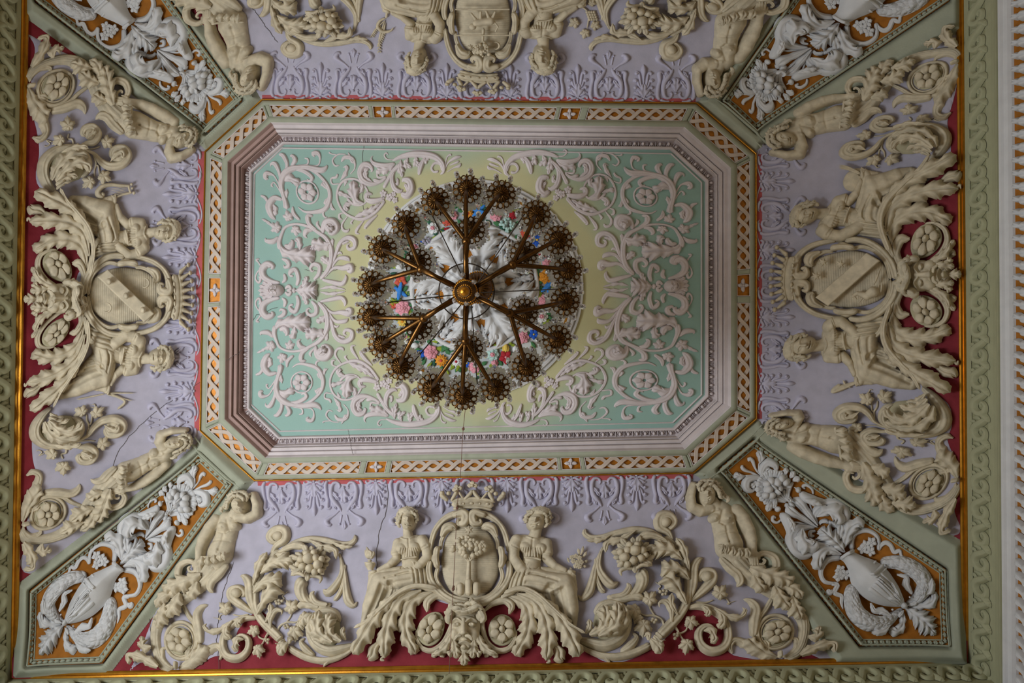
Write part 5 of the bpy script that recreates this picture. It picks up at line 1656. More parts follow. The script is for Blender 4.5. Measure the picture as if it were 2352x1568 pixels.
    for x, y, r in ((540, 455, 58), (445, 522, 50), (525, 552, 44), (595, 530, 40), (470, 455, 40), (610, 455, 40), (560, 400, 36), (490, 400, 34), (640, 500, 30), (410, 470, 34), (470, 590, 36), (420, 580, 26)):
        t.p('fruit', 'stone', blob(x, y, r, H=r * .9, n=14), base=26)
    t = Thing('vine', 'cream stucco grape vine below the cornucopia ' + wh, 'vine', (640, 1050), Z=ZS, tps=w, group='vines of the long fields', base=3, hk=1.1)
    t.p('stem', 'stone', [stem(s, k=5) for s in ([(850, 1170, 10), (820, 1090, 12), (740, 1050, 12), (660, 1050, 10), (600, 1020, 8)], [(760, 1060, 8), (720, 1000, 9), (700, 950, 7)], [(850, 1160, 12), (930, 1150, 14), (970, 1190, 12), (990, 1220, 10), (1050, 1190, 9), (1070, 1130, 6)],
                                                 [(980, 1210, 8), (1010, 1260, 9), (1040, 1290, 6)], [(760, 730, 4), (810, 770, 6), (790, 800, 6), (830, 820, 5)], [(1140, 920, 7), (1240, 925, 8), (1310, 900, 7)], [(1390, 890, 5), (1430, 890, 6), (1460, 940, 6), (1440, 935, 5), (1520, 910, 3)])])
    for x, y, r, a in ((560, 1010, 92, 2.6), (690, 910, 88, -.9), (640, 1150, 96, 1.6), (1350, 850, 88, -.9), (1075, 1120, 78, .2), (1050, 1330, 84, 1.7), (600, 1080, 60, 2.2)):
        t.p('leaf', 'stone', vine_leaf(x, y, r, a), base=8)
    t.p('grapes', 'stone', [blob(x, y, 17, n=8, m=3) for x, y in ((800, 830), (830, 820), (850, 850), (825, 855), (860, 825), (730, 1090), (760, 1100), (745, 1120), (935, 1240), (960, 1250), (940, 1275), (965, 1230), (720, 1110))], base=8)

# ------------------------------------------------------------------ lilac palmette border under the octagon
mat('lilac', (190, 186, 204), var=.05)


def strand(p0, ux, uy, pts, e):
    return [(p0[0] + ux[0] * e * a * 1.12 + uy[0] * b, p0[1] + ux[1] * e * a * 1.12 + uy[1] * b, r * 1.5) for a, b, r in pts]


def palmette(p0, ux, where):
    uy = (-ux[1], ux[0])
    t = Thing('palmette', 'lilac relief palmette ' + where, 'palmette', p0, group='palmettes of the lilac border', base=1.5)
    g = []
    for e in (-1, 1):
        for s in ([(1, 28, 2.4), (6, 40, 2.2), (9, 62, 1.9), (14, 68, 2.0), (18, 62, 1.4)], [(2, 27, 2.2), (9, 36, 2), (13, 48, 1.9), (19, 50, 1.8), (20, 43, 1.3)], [(2, 25, 2.2), (10, 28, 2), (16, 34, 1.8), (20, 30, 1.4)],
                  [(1, 8, 2), (8, 6, 2.4), (15, 11, 2.6), (20, 8, 2.2), (19, 3, 1.4)], [(3, 12, 2), (11, 16, 2.6), (17, 20, 2.0), (19, 16, 1)], [(3, 7, 1.2), (14, 2, 1.5), (26, -3, 1.6), (42, -6, 1.6), (56, -3, 1.5), (64, 3, 1.3)]):
            g.append(stem(strand(p0, ux, uy, s, e), n=14, k=5, hk=1))
        for a, b, r in ((14.5, 64, 3.2), (16, 47, 3.2), (16.5, 31, 3)):
            g.append(blob(p0[0] + ux[0] * e * a * 1.12 + uy[0] * b, p0[1] + ux[1] * e * a * 1.12 + uy[1] * b, r * 1.4, H=5, n=8, m=3))
    t.p('sprays', 'lilac', g)
    q = lambda pts: strand(p0, ux, uy, pts, 1)
    t.p('drop', 'lilac', [stem(q([(0, 28, 1.2), (0, 55, 2), (0, 72, 4.2), (0, 86, .8)]), n=14, hk=1), blob(*[p0[i] + uy[i] * 3 for i in (0, 1)], 3.4, H=4)])
    t.p('leaf', 'lilac', [leaf(q([(0, 6, 5), (0, 16, 12), (0, 30, 7), (0, 42, .8)]), 2, H=6), leaf(q([(-3, 12, 3), (-9, 18, 5), (-13, 27, .6)]), 1), leaf(q([(3, 12, 3), (9, 18, 5), (13, 27, .6)]), 1)])


def lyre_scroll(p0, ux, where):
    uy = (-ux[1], ux[0])
    t = Thing('lyre_scroll', 'lilac relief pair of scrolls ' + where, 'scroll ornament', p0, group='scroll pairs of the lilac border', base=1.5)
    g, l = [], []
    for e in (-1, 1):
        for s in ([(13, 20, 1.3), (10, 23, 1.8), (8, 18, 2), (11, 11, 2.2), (19, 10, 2.6), (24, 17, 3), (26, 30, 3.6), (24, 46, 4.4), (17, 58, 4.2), (10, 68, 2.6), (6, 78, 2)], [(32, 4, 2.4), (37, 14, 3), (36, 34, 3), (33, 50, 2.8), (34, 66, 3.6), (30, 70, 2.4), (26, 64, 1.6)],
                  [(8, 72, 1.6), (20, 84, 2), (31, 92, 3.2), (37, 100, 4.4), (31, 108, 3.4), (26, 104, 1.6)], [(12, 2, 2), (22, 1, 2.6), (32, 6, 2.6)], [(5, 84, 1.4), (8, 100, 1.4), (9, 104, 1.2)]):
            g.append(stem(strand(p0, ux, uy, s, e), n=22, k=7, hk=.95))
        g.append(blob(p0[0] + ux[0] * e * 11 + uy[0] * 106, p0[1] + ux[1] * e * 11 + uy[1] * 106, 2.8, H=3))
        l.append(leaf(strand(p0, ux, uy, [(26, 28, 2), (17, 40, 5.5), (9, 52, .6)], e), 2, H=5))
        l.append(leaf(strand(p0, ux, uy, [(25, 50, 2), (21, 60, 5), (16, 72, .6)], e), 2, H=5))
    t.p('scrolls', 'lilac', g)
    t.p('leaf', 'lilac', l)
    q = lambda pts: strand(p0, ux, uy, pts, 1)
    t.p('husk', 'lilac', [leaf(q([(0, 24, 4), (0, 36, 10), (0, 50, 6), (0, 58, .8)]), 2, H=6), blob(*[p0[i] + uy[i] * 21 for i in (0, 1)], 3, H=4), leaf(q([(0, 98, 2), (0, 108, 4.2), (0, 118, .6)]), 1, H=4, dep=.1)])


ORD = ['leftmost', 'second from left', 'third from left', 'fourth from left', 'fifth from left', 'sixth from left', 'seventh from left', 'eighth from left', 'ninth from left']
ORV = ['topmost', 'second from top', 'third from top', 'fourth from top', 'fifth from top', 'sixth from top']
for i, x in enumerate((722, 864, 1014, 1164, 1312, 1461)):
    palmette((x, 1107 - .017 * x + 6), (1, -.017), 'on the bottom field, ' + ORD[i])
for i, x in enumerate((647, 790, 939, 1090, 1237, 1387, 1541)):
    lyre_scroll((x, 1107 - .017 * x + 4), (1, -.017), 'on the bottom field, ' + ORD[i])
for i, x in enumerate((737, 879, 1026, 1172, 1326, 1477)):
    palmette((x, 223 + .008 * x - 2), (-1, -.008), 'on the top field, ' + ORD[i])
for i, x in enumerate((667, 812, 957, 1099, 1251, 1397, 1551)):
    lyre_scroll((x, 223 + .008 * x - 0), (-1, -.008), 'on the top field, ' + ORD[i])
for i, y in enumerate((445, 590, 745, 897)):
    palmette((481 - .0185 * y - 15, y), (.0185, 1), 'on the left field, ' + ORV[i])
for i, y in enumerate((380, 518, 668, 820, 968)):
    lyre_scroll((481 - .0185 * y - 12, y), (.0185, 1), 'on the left field, ' + ORV[i])
for i, y in enumerate((417, 575, 728, 880)):
    palmette((1742, y), (0, -1), 'on the right field, ' + ORV[i])
for i, y in enumerate((345, 497, 651, 802, 955)):
    lyre_scroll((1740, y), (0, -1), 'on the right field, ' + ORV[i])


# ------------------------------------------------------------------ white trophies of the ochre corner panels
ZV = (1660, 1020, 3.2673)
V_SRC = OCH['lower right']
V_MID = [to_px(ZV, p) for p in ((1100, 1000), (780, 690), (380, 310))]
_m = mat('white_scales', (212, 212, 212), var=.05)
_nt = _m.node_tree
_v = _nt.nodes.new('ShaderNodeTexVoronoi')
_v.inputs['Scale'].default_value = 26.0
_g = _nt.nodes.new('ShaderNodeNewGeometry')
_nt.links.new(_g.outputs['Position'], _v.inputs['Vector'])
_b = _nt.nodes.new('ShaderNodeBump')
_b.inputs['Strength'].default_value = 1.0
_b.inputs['Distance'].default_value = 0.02
_b.invert = True
_nt.links.new(_v.outputs['Distance'], _b.inputs['Height'])
_nt.links.new(_b.outputs['Normal'], _nt.nodes['Principled BSDF'].inputs['Normal'])
# where vase, leaf and basket stand in each panel
V_DST = {
    'lower right': V_MID,
    'lower left': [(218, 1355), (318, 1260), (415, 1147)],
    'upper left': [(245, 0), (340, 97), (453, 197)],
    'upper right': [(1980, -10), (1885, 90), (1757, 195)],
}
# in the lower left panel the vase lies mirrored
for nm, A in V_DST.items():
    w = Tps(list(V_SRC) + V_MID, list(OCH[nm]) + A, 200.0)
    KW = dict(Z=ZV, tps=w, base=5, hk=1.0)
    wh = 'in the %s ochre corner panel' % nm
    t = Thing('dolphin_vase', 'white stucco vase held by two scaly dolphins ' + wh, 'vase', (1150, 1040), group='dolphin vases of the corner panels', **KW)
    ax = [(905, 815, 74), (935, 845, 66), (985, 892, 92), (1030, 940, 132), (1070, 985, 154), (1110, 1022, 156), (1170, 1075, 146), (1250, 1135, 108), (1310, 1180, 58), (1335, 1200, 30)]
    t.p('vase', 'white', stem(ax, hk=.62, n=50, k=21, capped=False), base=12)
    for a, b, c, r, z in (((855, 870), (925, 805), (985, 775), 14, 46), ((930, 985), (1050, 935), (1155, 850), 10, 58), ((965, 1045), (1090, 960), (1215, 870), 13, 92), ((990, 1075), (1110, 985), (1235, 900), 8, 92)):
        t.p('vase_band', 'white', stem([(*a, r, z * .25), (*b, r, z * 1.06), (*c, r, z * .25)], n=26, hk=1), base=12)
    t.p('vase_boss', 'white', [blob(1150, 1025, 24, H=26), ring(1150, 1025, 40, 40, 8)], base=39)
    for q in (-.8, -.48, -.16, .16, .48, .8):
        row = []
        for f, wd in ((.02, 156), (.3, 148), (.6, 116), (.85, 76), (1.0, 48)):
            x, y = 1095 + 225 * f, 1010 + 182 * f
            row.append((x - .63 * q * wd * .9, y + .78 * q * wd * .9, 4 + .11 * wd, .62 * wd * math.sqrt(1 - (q * .9) ** 2) - 7))
        t.p('vase_gadroon', 'white', stem(row, n=22, k=7, hk=.9), base=12)
    t.p('vase_leaf', 'white', [leaf([(1300, 1170, 14), (1240, 1100, 40), (1210, 1060, 6)], 2), leaf([(1280, 1180, 14), (1190, 1150, 40), (1120, 1080, 34), (1070, 1060, 6)], 3), leaf([(1300, 1150, 10), (1280, 1060, 34), (1250, 990, 6)], 2)], base=30)
    for nmD, s, fins in (('right', [(1180, 880, 40), (1330, 880, 56), (1460, 945, 64), (1520, 1040, 64), (1475, 1130, 52), (1400, 1185, 26), (1350, 1212, 9)],
                          [([(1500, 1110, 12), (1565, 1070, 40), (1580, 985, 5)], 2), ([(1420, 1110, 20), (1380, 1040, 36), (1380, 980, 22), (1310, 960, 8)], 2), ([(1450, 1150, 10), (1440, 1180, 22), (1380, 1205, 5)], 1)]),
                         ('left', [(965, 1050, 38), (950, 1150, 56), (985, 1270, 64), (1080, 1345, 66), (1190, 1345, 56), (1280, 1285, 34), (1340, 1228, 9)],
                          [([(1230, 1370, 14), (1170, 1420, 36), (1090, 1432, 5)], 2), ([(1240, 1300, 20), (1170, 1265, 34), (1110, 1260, 22), (1085, 1205, 8)], 2), ([(1300, 1310, 10), (1310, 1290, 20), (1340, 1250, 5)], 1)])):
        d = t.p('dolphin', 'white_scales', stem(s, hk=.8, n=90, k=17, rib=.13, nrib=6, twist=60))
        for q, l in fins:
            t.p('fin', 'white', leaf(q, l, dep=.3), parent=d, base=12)
        e = (1400, 1130) if nmD == 'right' else (1240, 1255)
        t.p('eye', 'white', blob(*e, 9, H=10), parent=d, base=18)
    t.p('knot', 'white', [blob(1345, 1208, 30, H=26), stem([(1330, 1180, 10), (1362, 1240, 10)], n=8, hk=1.4)], base=14)
    t = Thing('palm_leaf', 'white stucco acanthus tip leaf below the vase ' + wh, 'leaf ornament', (1400, 1260), group='tip leaves of the corner panels', **KW)
    for s, l in (([(1365, 1225, 20), (1430, 1270, 90), (1500, 1330, 100), (1550, 1390, 50), (1595, 1430, 5)], 5), ([(1390, 1215, 15), (1490, 1205, 48), (1570, 1175, 50), (1592, 1120, 22), (1565, 1095, 6)], 3), ([(1345, 1255, 15), (1335, 1350, 42), (1290, 1410, 46), (1240, 1392, 12)], 3)):
        t.p('leaf', 'white', leaf(s, l))
    t = Thing('ring_flowers', 'white stucco handle rings with lilies and fluttering ribbons ' + wh, 'flower ornament', (930, 850), group='ring flowers of the corner panels', **KW)
    for s in ([(965, 790, 22), (965, 700, 26), (1000, 650, 28), (1090, 640, 18), (1165, 690, 16), (1172, 790, 14)], [(880, 850, 24), (795, 860, 28), (745, 900, 26), (725, 975, 18), (755, 1035, 16), (830, 1050, 12)]):
        t.p('handle_ring', 'white', stem(s, rib=.25, nrib=3, n=40))
    for x, y in ((1075, 745), (1120, 720), (1050, 775), (865, 950), (905, 985), (850, 1000), (1110, 790)):
        t.p('lily', 'white', [petal(x, y, j * 2 * PI / 5 + x, 44, 17, H=14) for j in range(5)] + [blob(x, y, 9, H=16)], base=8)
    for s in ([(1170, 790, 12), (1190, 750, 16), (1225, 730, 18), (1262, 750, 18), (1290, 800, 18), (1330, 790, 14), (1345, 830, 10), (1385, 845, 3)], [(800, 1050, 16), (850, 1060, 18), (828, 1118, 18), (880, 1145, 16), (880, 1195, 12), (892, 1245, 3)],
              [(780, 1090, 16), (790, 1120, 22), (820, 1100, 14)]):
        t.p('ribbon', 'white', stem(s, rib=.3, hk=.6))
    t = Thing('acanthus_spray', 'white stucco acanthus spray with two ball scrolls ' + wh, 'leaf ornament', (720, 630), group='acanthus sprays of the corner panels', **KW)
    for s, l in (([(900, 810, 30), (850, 750, 92), (780, 690, 104), (715, 630, 10)], 4), ([(900, 770, 25), (925, 690, 58), (960, 610, 66), (1020, 570, 44), (1060, 600, 8)], 3), ([(870, 830, 25), (770, 800, 58), (700, 840, 62), (680, 910, 40), (700, 950, 8)], 3),
                 ([(850, 720, 20), (880, 640, 56), (890, 575, 8)], 2), ([(800, 800, 20), (720, 770, 50), (660, 790, 8)], 2)):
        t.p('leaf', 'white', leaf(s, l, k=15), base=12)
    for s in ([(705, 605, 12), (685, 525, 26), (740, 462, 40), (830, 440, 46), (905, 490, 52), (900, 570, 46), (835, 595, 26), (785, 565, 9)], [(690, 620, 12), (610, 625, 26), (532, 650, 40), (500, 725, 46), (535, 805, 50), (620, 820, 46), (665, 760, 30), (640, 715, 9)],
              [(720, 600, 10), (740, 575, 16), (775, 570, 18), (790, 590, 12)], [(690, 650, 10), (650, 660, 14), (650, 690, 16), (680, 690, 8)]):
        t.p('scroll', 'white', stem(s, rib=.25, n=44))
    for s, l in (([(700, 520, 20), (790, 470, 70), (860, 510, 74), (850, 575, 8)], 3), ([(560, 640, 20), (560, 730, 74), (620, 780, 70), (640, 730, 8)], 3)):
        t.p('leaf', 'white', leaf(s, l, dep=.6, H=40), base=17)
    for s, l in (([(705, 605, 8), (645, 520, 32), (585, 430, 36), (525, 392, 8)], 2), ([(695, 620, 8), (590, 560, 30), (500, 510, 40), (462, 468, 8)], 2)):
        t.p('leaf', 'white', leaf(s, l, dep=.25), base=10)
    t.p('stalk', 'white', [stem(s, k=7) for s in ([(712, 625, 11), (540, 440, 11), (430, 310, 9), (335, 280, 8)], [(700, 610, 7), (660, 470, 8), (650, 420, 6)], [(690, 620, 7), (560, 590, 8), (505, 590, 6)], [(712, 620, 9), (600, 500, 9), (500, 420, 8)])])
    for who, body, wing, head, tail, cl in (('nearer the long side', [(575, 345, 20), (620, 385, 36), (690, 410, 34), (750, 412, 16), (815, 425, 5)], [(610, 380, 12), (670, 400, 28), (740, 420, 6)], (565, 328, 22), None, [(680, 370, 8), (670, 330, 10), (630, 300, 12), (600, 310, 12), (620, 330, 6)]),
                                            ('nearer the short side', [(415, 520, 20), (455, 565, 36), (480, 640, 28), (480, 700, 15), (475, 745, 5)], [(440, 560, 12), (470, 610, 26), (490, 670, 6)], (392, 492, 22), None, [(440, 560, 8), (400, 590, 10), (365, 575, 12), (370, 545, 12), (390, 560, 6)])):
        b = Thing('songbird', 'white stucco songbird %s, %s' % (wh, who), 'bird', body[1][:2], group='songbirds of the corner panels', **KW)
        b.p('body', 'white', stem(body, hk=.9, n=26, k=11), base=8)
        b.p('head', 'white', [blob(*head, H=24), stem([(head[0] - 12, head[1] - 8, 8), (head[0] - 34, head[1] - 20, 2)], n=6, k=5)], base=10)
        b.p('wing', 'white', leaf(wing, 3, dep=.2), base=24)
        t.p('tendril', 'white', stem(cl, k=7))
    t = Thing('fruit_basket', 'white stucco funnel basket filled with fruit and flowers ' + wh, 'basket', (480, 430), group='fruit baskets of the corner panels', **KW)
    for k in range(7):
        u = -1 + k / 3.0
        t.p('basket_rib', 'white', stem([(480 + 12 * u, 425 + 10 * -u, 9), (440 + 55 * u, 385 - 40 * u, 13), (420 + 105 * u, 355 - 85 * u, 13)], n=14, hk=.9), base=6)
    t.p('collar', 'white', stem([(440, 400, 12), (470, 425, 14), (500, 400, 14), (480, 380, 10)], n=16, hk=1.2), base=18)
    t.p('bell', 'white', [stem([(490, 430, 22), (510, 455, 24), (535, 470, 10)], hk=.9), stem([(470, 440, 16), (470, 480, 20), (455, 490, 8)], hk=.9)], base=6)
    for x, y, r in ((365, 308, 42), (310, 345, 36), (405, 265, 34), (335, 390, 30), (385, 355, 34), (440, 235, 28), (300, 300, 30), (355, 255, 30), (470, 265, 28), (290, 390, 28), (420, 310, 28)):
        t.p('fruit', 'white', blob(x, y, r, H=r * .95, n=14), base=16)
    for k in range(15):
        a = .9 + k * 4.6 / 15 - 0.1 + 1.0
        c, s = math.cos(a), math.sin(a)
        t.p('fruit_leaf', 'white', leaf([(375 + 60 * c, 325 + 60 * s, 14), (375 + 110 * c, 325 + 112 * s, 27), (375 + 150 * c, 325 + 152 * s, 3)], 2, dep=.15, k=9), base=8)
    for p in ([(500, 240, 14), (520, 215, 26), (520, 190, 3)], [(520, 260, 14), (550, 250, 26), (575, 262, 3)], [(470, 215, 14), (470, 190, 24), (455, 175, 3)], [(340, 430, 14), (330, 470, 28), (315, 510, 3)], [(380, 410, 14), (370, 450, 24), (365, 485, 3)]):
        t.p('fruit_leaf', 'white', leaf(p, 2, dep=.15, k=9), base=10)
    t = Thing('leaf_sprig', 'white stucco leaf sprig at the narrow end ' + wh, 'leaf ornament', (310, 270), group='leaf sprigs of the corner panels', **KW)
    t.p('scroll', 'white', [stem(s, rib=.2) for s in ([(312, 262, 10), (288, 190, 24), (330, 130, 32), (388, 148, 30), (395, 192, 14), (350, 195, 6)], [(310, 280, 10), (240, 250, 24), (172, 272, 32), (165, 330, 30), (212, 352, 15), (238, 320, 6)])])
    t.p('stalk', 'white', [stem(s, k=7) for s in ([(320, 280, 8), (270, 210, 7), (268, 130, 6)], [(320, 280, 8), (240, 180, 9), (215, 120, 14), (190, 100, 14), (185, 125, 8)], [(320, 280, 8), (220, 215, 9), (160, 190, 14), (135, 165, 14), (145, 150, 8)], [(320, 280, 8), (220, 240, 7), (150, 235, 6)])])
    t.p('leaf', 'white', [leaf([(272, 140, 10), (280, 92, 46), (262, 42, 6)], 2), leaf([(160, 236, 10), (118, 240, 44), (75, 222, 6)], 2), leaf([(300, 220, 10), (320, 180, 34), (345, 160, 6)], 2), leaf([(280, 280, 10), (230, 300, 34), (200, 325, 6)], 2)])


# ------------------------------------------------------------------ walls with their friezes, gilt cornice, floor
def wall_geo(i, x0, x1, z0, z1):
    pass


ZC_ = CAMZ + D1
kl = [D1 * (-c) if i in (1, 3) else D1 * c for i, (a, b, c) in enumerate(WALLS)]
# corner points of the room at the foot of the cove
def gold_pt(x, y):
    return np.array([(x - PX) / FPX * D1, (y - PY) / FPX * D1])


gx = {'right': lambda y: 2211 + .0075 * y, 'left': lambda y: 52 - .0165 * y}
CB_R = (2211 + .0075 * 1520.2, 1559 - .0175 * 2222.4)
CB_L = (52 - .0165 * 1558.5, 1558.5)
CT_L, CT_R = (52 + .0165 * 208, -208), (2211 - .0075 * 208, -208)
CORN_XY = {k: gold_pt(*v) for k, v in (('tl', CT_L), ('tr', CT_R), ('br', CB_R), ('bl', CB_L))}


def wall(name, a, b, holes=()):
    """Plastered wall of real thickness from floor to cove, with window openings (u0, u1, z0, z1)."""
    a, b = np.array(a), np.array(b)
    L = np.hypot(*(b - a))
    t = (b - a) / L
    nrm = np.array([t[1], -t[0]])
    us = sorted({0, L} | {u for h in holes for u in h[:2]})
    zs = sorted({0, CAMZ + D1 + .05} | {z for h in holes for z in h[2:]})
    V, F = [], []

    def quad(p):
        n = len(V)
        V.extend(p)
        F.append([n, n + 1, n + 2, n + 3])
    th = .25
    P = lambda u, z, d: (*(a + t * u + nrm * d), z)
    for i in range(len(us) - 1):
        for j in range(len(zs) - 1):
            u, z = (us[i] + us[i + 1]) / 2, (zs[j] + zs[j + 1]) / 2
            if any(h[0] < u < h[1] and h[2] < z < h[3] for h in holes):
                continue
            for d in (0, th):
                quad([P(us[i], zs[j], d), P(us[i + 1], zs[j], d), P(us[i + 1], zs[j + 1], d), P(us[i], zs[j + 1], d)])
    for u0, u1, z0, z1 in holes:
        for p, q in (((u0, z0), (u1, z0)), ((u1, z0), (u1, z1)), ((u1, z1), (u0, z1)), ((u0, z1), (u0, z0))):
            quad([P(*p, 0), P(*q, 0), P(*q, th), P(*p, th)])
    o = link(name, mk_mesh(name, np.array(V), [np.array(F)], False), 'wallpaper')
    return tag(o, kind='structure')


def wallpaper():
    m = mat('wallpaper', (226, 220, 200), var=.04)
    nt = m.node_tree
    b = nt.nodes['Principled BSDF']
    geo = nt.nodes.new('ShaderNodeNewGeometry')
    sp = nt.nodes.new('ShaderNodeSeparateXYZ')
    nt.links.new(geo.outputs['Position'], sp.inputs[0])

    def mth(op, a, v=None, c=None):
        n = nt.nodes.new('ShaderNodeMath')
        n.operation = op
        for k, q in enumerate((a, v, c)):
            if q is None:
                continue
            if isinstance(q, (int, float)):
                n.inputs[k].default_value = q
            else:
                nt.links.new(q, n.inputs[k])
        return n.outputs[0]
    s = mth('ADD', sp.outputs['X'], sp.outputs['Y'])
    u = mth('MULTIPLY', s, 2 * PI / .088)
    v = mth('MULTIPLY', sp.outputs['Z'], 2 * PI / .088)
    w = mth('MULTIPLY', mth('SINE', u), mth('SINE', v))
    w2 = mth('MULTIPLY', mth('SINE', mth('MULTIPLY', u, 3.0)), mth('SINE', mth('MULTIPLY', v, 3.0)))
    f = mth('ADD', w, mth('MULTIPLY', w2, .45))
    g = mth('GREATER_THAN', mth('ABSOLUTE', f), .30)
    mx = nt.nodes.new('ShaderNodeMix')
    mx.data_type = 'RGBA'
    nt.links.new(g, mx.inputs[0])
    mx.inputs[6].default_value = (*lin((206, 158, 84)), 1)
    mx.inputs[7].default_value = (*lin((230, 228, 214)), 1)
    nt.links.new(mx.outputs[2], b.inputs['Base Color'])


wallpaper()
tl, tr, br, bl = (CORN_XY[k] for k in ('tl', 'tr', 'br', 'bl'))
Lh = float(np.hypot(*(tl - bl)))
wall('wall_left', bl, tl, [(1.45, 2.85, .9, 5.1), (3.9, 5.3, .9, 5.1)])
wall('wall_top', tl, tr)
wall('wall_right', tr, br)
wall('wall_bottom', br, bl)
fl = [(*tl, 0), (*tr, 0), (*br, 0), (*bl, 0)]
# floor of oak planks
floor = tag(link('floor', None, None), kind='structure')
pl = np.array([(-1, -.5, 0), (1, -.5, 0), (1, .5, 0), (-1, .5, 0), (-1, -.5, .02), (1, -.5, .02), (1, .5, .02), (-1, .5, .02)], float)
pl[4:, :2] *= .992
PLANK = mk_mesh('plank', pl, [np.array([(4, 5, 6, 7), (0, 1, 5, 4), (1, 2, 6, 5), (2, 3, 7, 6), (3, 0, 4, 7)])], False)
PLANK.materials.append(MAT['floor_wood'])
x0, x1 = min(tl[0], bl[0]), max(tr[0], br[0])
y0, y1 = tl[1], max(bl[1], br[1])
for i in range(24):
    yy = y0 + (i + .5) * (y1 - y0) / 24
    for j in range(4):
        stamp('plank', PLANK, Matrix.Translation((x0 + (j + .5) * (x1 - x0) / 4, yy, -.02)) @ Matrix.Diagonal(((x1 - x0) / 8, (y1 - y0) / 24, 1, 1)), floor)


def along(side, lo, hi, n):
    """Picture points along the gilt moulding of one side and the outward picture direction."""
    t = np.linspace(lo, hi, n)
    if side == 'right':
        return np.stack([2211 + .0075 * t, t], -1)
    if side == 'left':
        return np.stack([52 - .0165 * t, t], -1)
    if side == 'bottom':
        return np.stack([t, 1559 - .0175 * t], -1)
    return np.stack([t, np.full(n, -208.0)], -1)


def cornice(side, lo, hi, prof, name, m, parent):
    """Moulding run along a wall: prof rows of (height below the cove foot in m, projection into the room in m)."""
    P = along(side, lo, hi, 40)
    i = ('right', 'left', 'bottom', 'top').index(side)
    a, b, c = WALLS[i]
    nn = -np.array([a, b]) / math.hypot(a, b)
    base = np.stack([(P[:, 0] - PX) / FPX * D1, (P[:, 1] - PY) / FPX * D1], -1)
    V = []
    for dz, pr in prof:
        V.append(np.c_[base + nn * pr, np.full(len(P), CAMZ + D1 - dz)])
    V = np.stack(V, 1).reshape(-1, 3)
    return link(name, mk_mesh(name, V, facing(V, [grid_faces(len(P), len(prof))]), False), m, parent)


EXT = {'right': (-208, 1521), 'left': (-208, 1559), 'bottom': (26, 2223), 'top': (55, 2210)}
# frieze of running waves on each wall; unit traced from the right wall
def on_wall(side, s, dz, pr):
    """s = picture coordinate along the gilt moulding, dz = metres below it, pr = metres off the wall."""
    i = ('right', 'left', 'bottom', 'top').index(side)
    a, b, c = WALLS[i]
    nn = -np.array([a, b]) / math.hypot(a, b)
    s = np.asarray(s, float)
    if side == 'right':
        x, y = 2211 + .0075 * s, s
    elif side == 'left':
        x, y = 52 - .0165 * s, s
    elif side == 'bottom':
        x, y = s, 1559 - .0175 * s
    else:
        x, y = s, np.full_like(s, -208.0)
    q = np.stack([(x - PX) / FPX * D1, (y - PY) / FPX * D1], -1) + nn * np.asarray(pr, float)[..., None]
    return np.concatenate([q, (CAMZ + D1 - np.asarray(dz, float))[..., None]], -1)


def put_wall(side, s0, geo, name, m, parent, k, zk=.0062, flip=1):
    """geo in unit px: x along the wall, y down from the moulding (k metres per unit), z off the wall."""
    V, Fs = join(geo) if isinstance(geo, list) else geo
    P = on_wall(side, s0 + flip * V[:, 0], .055 + V[:, 1] * k, .012 + V[:, 2] * zk)
    return link(name, mk_mesh(name, P, Fs), m, parent)


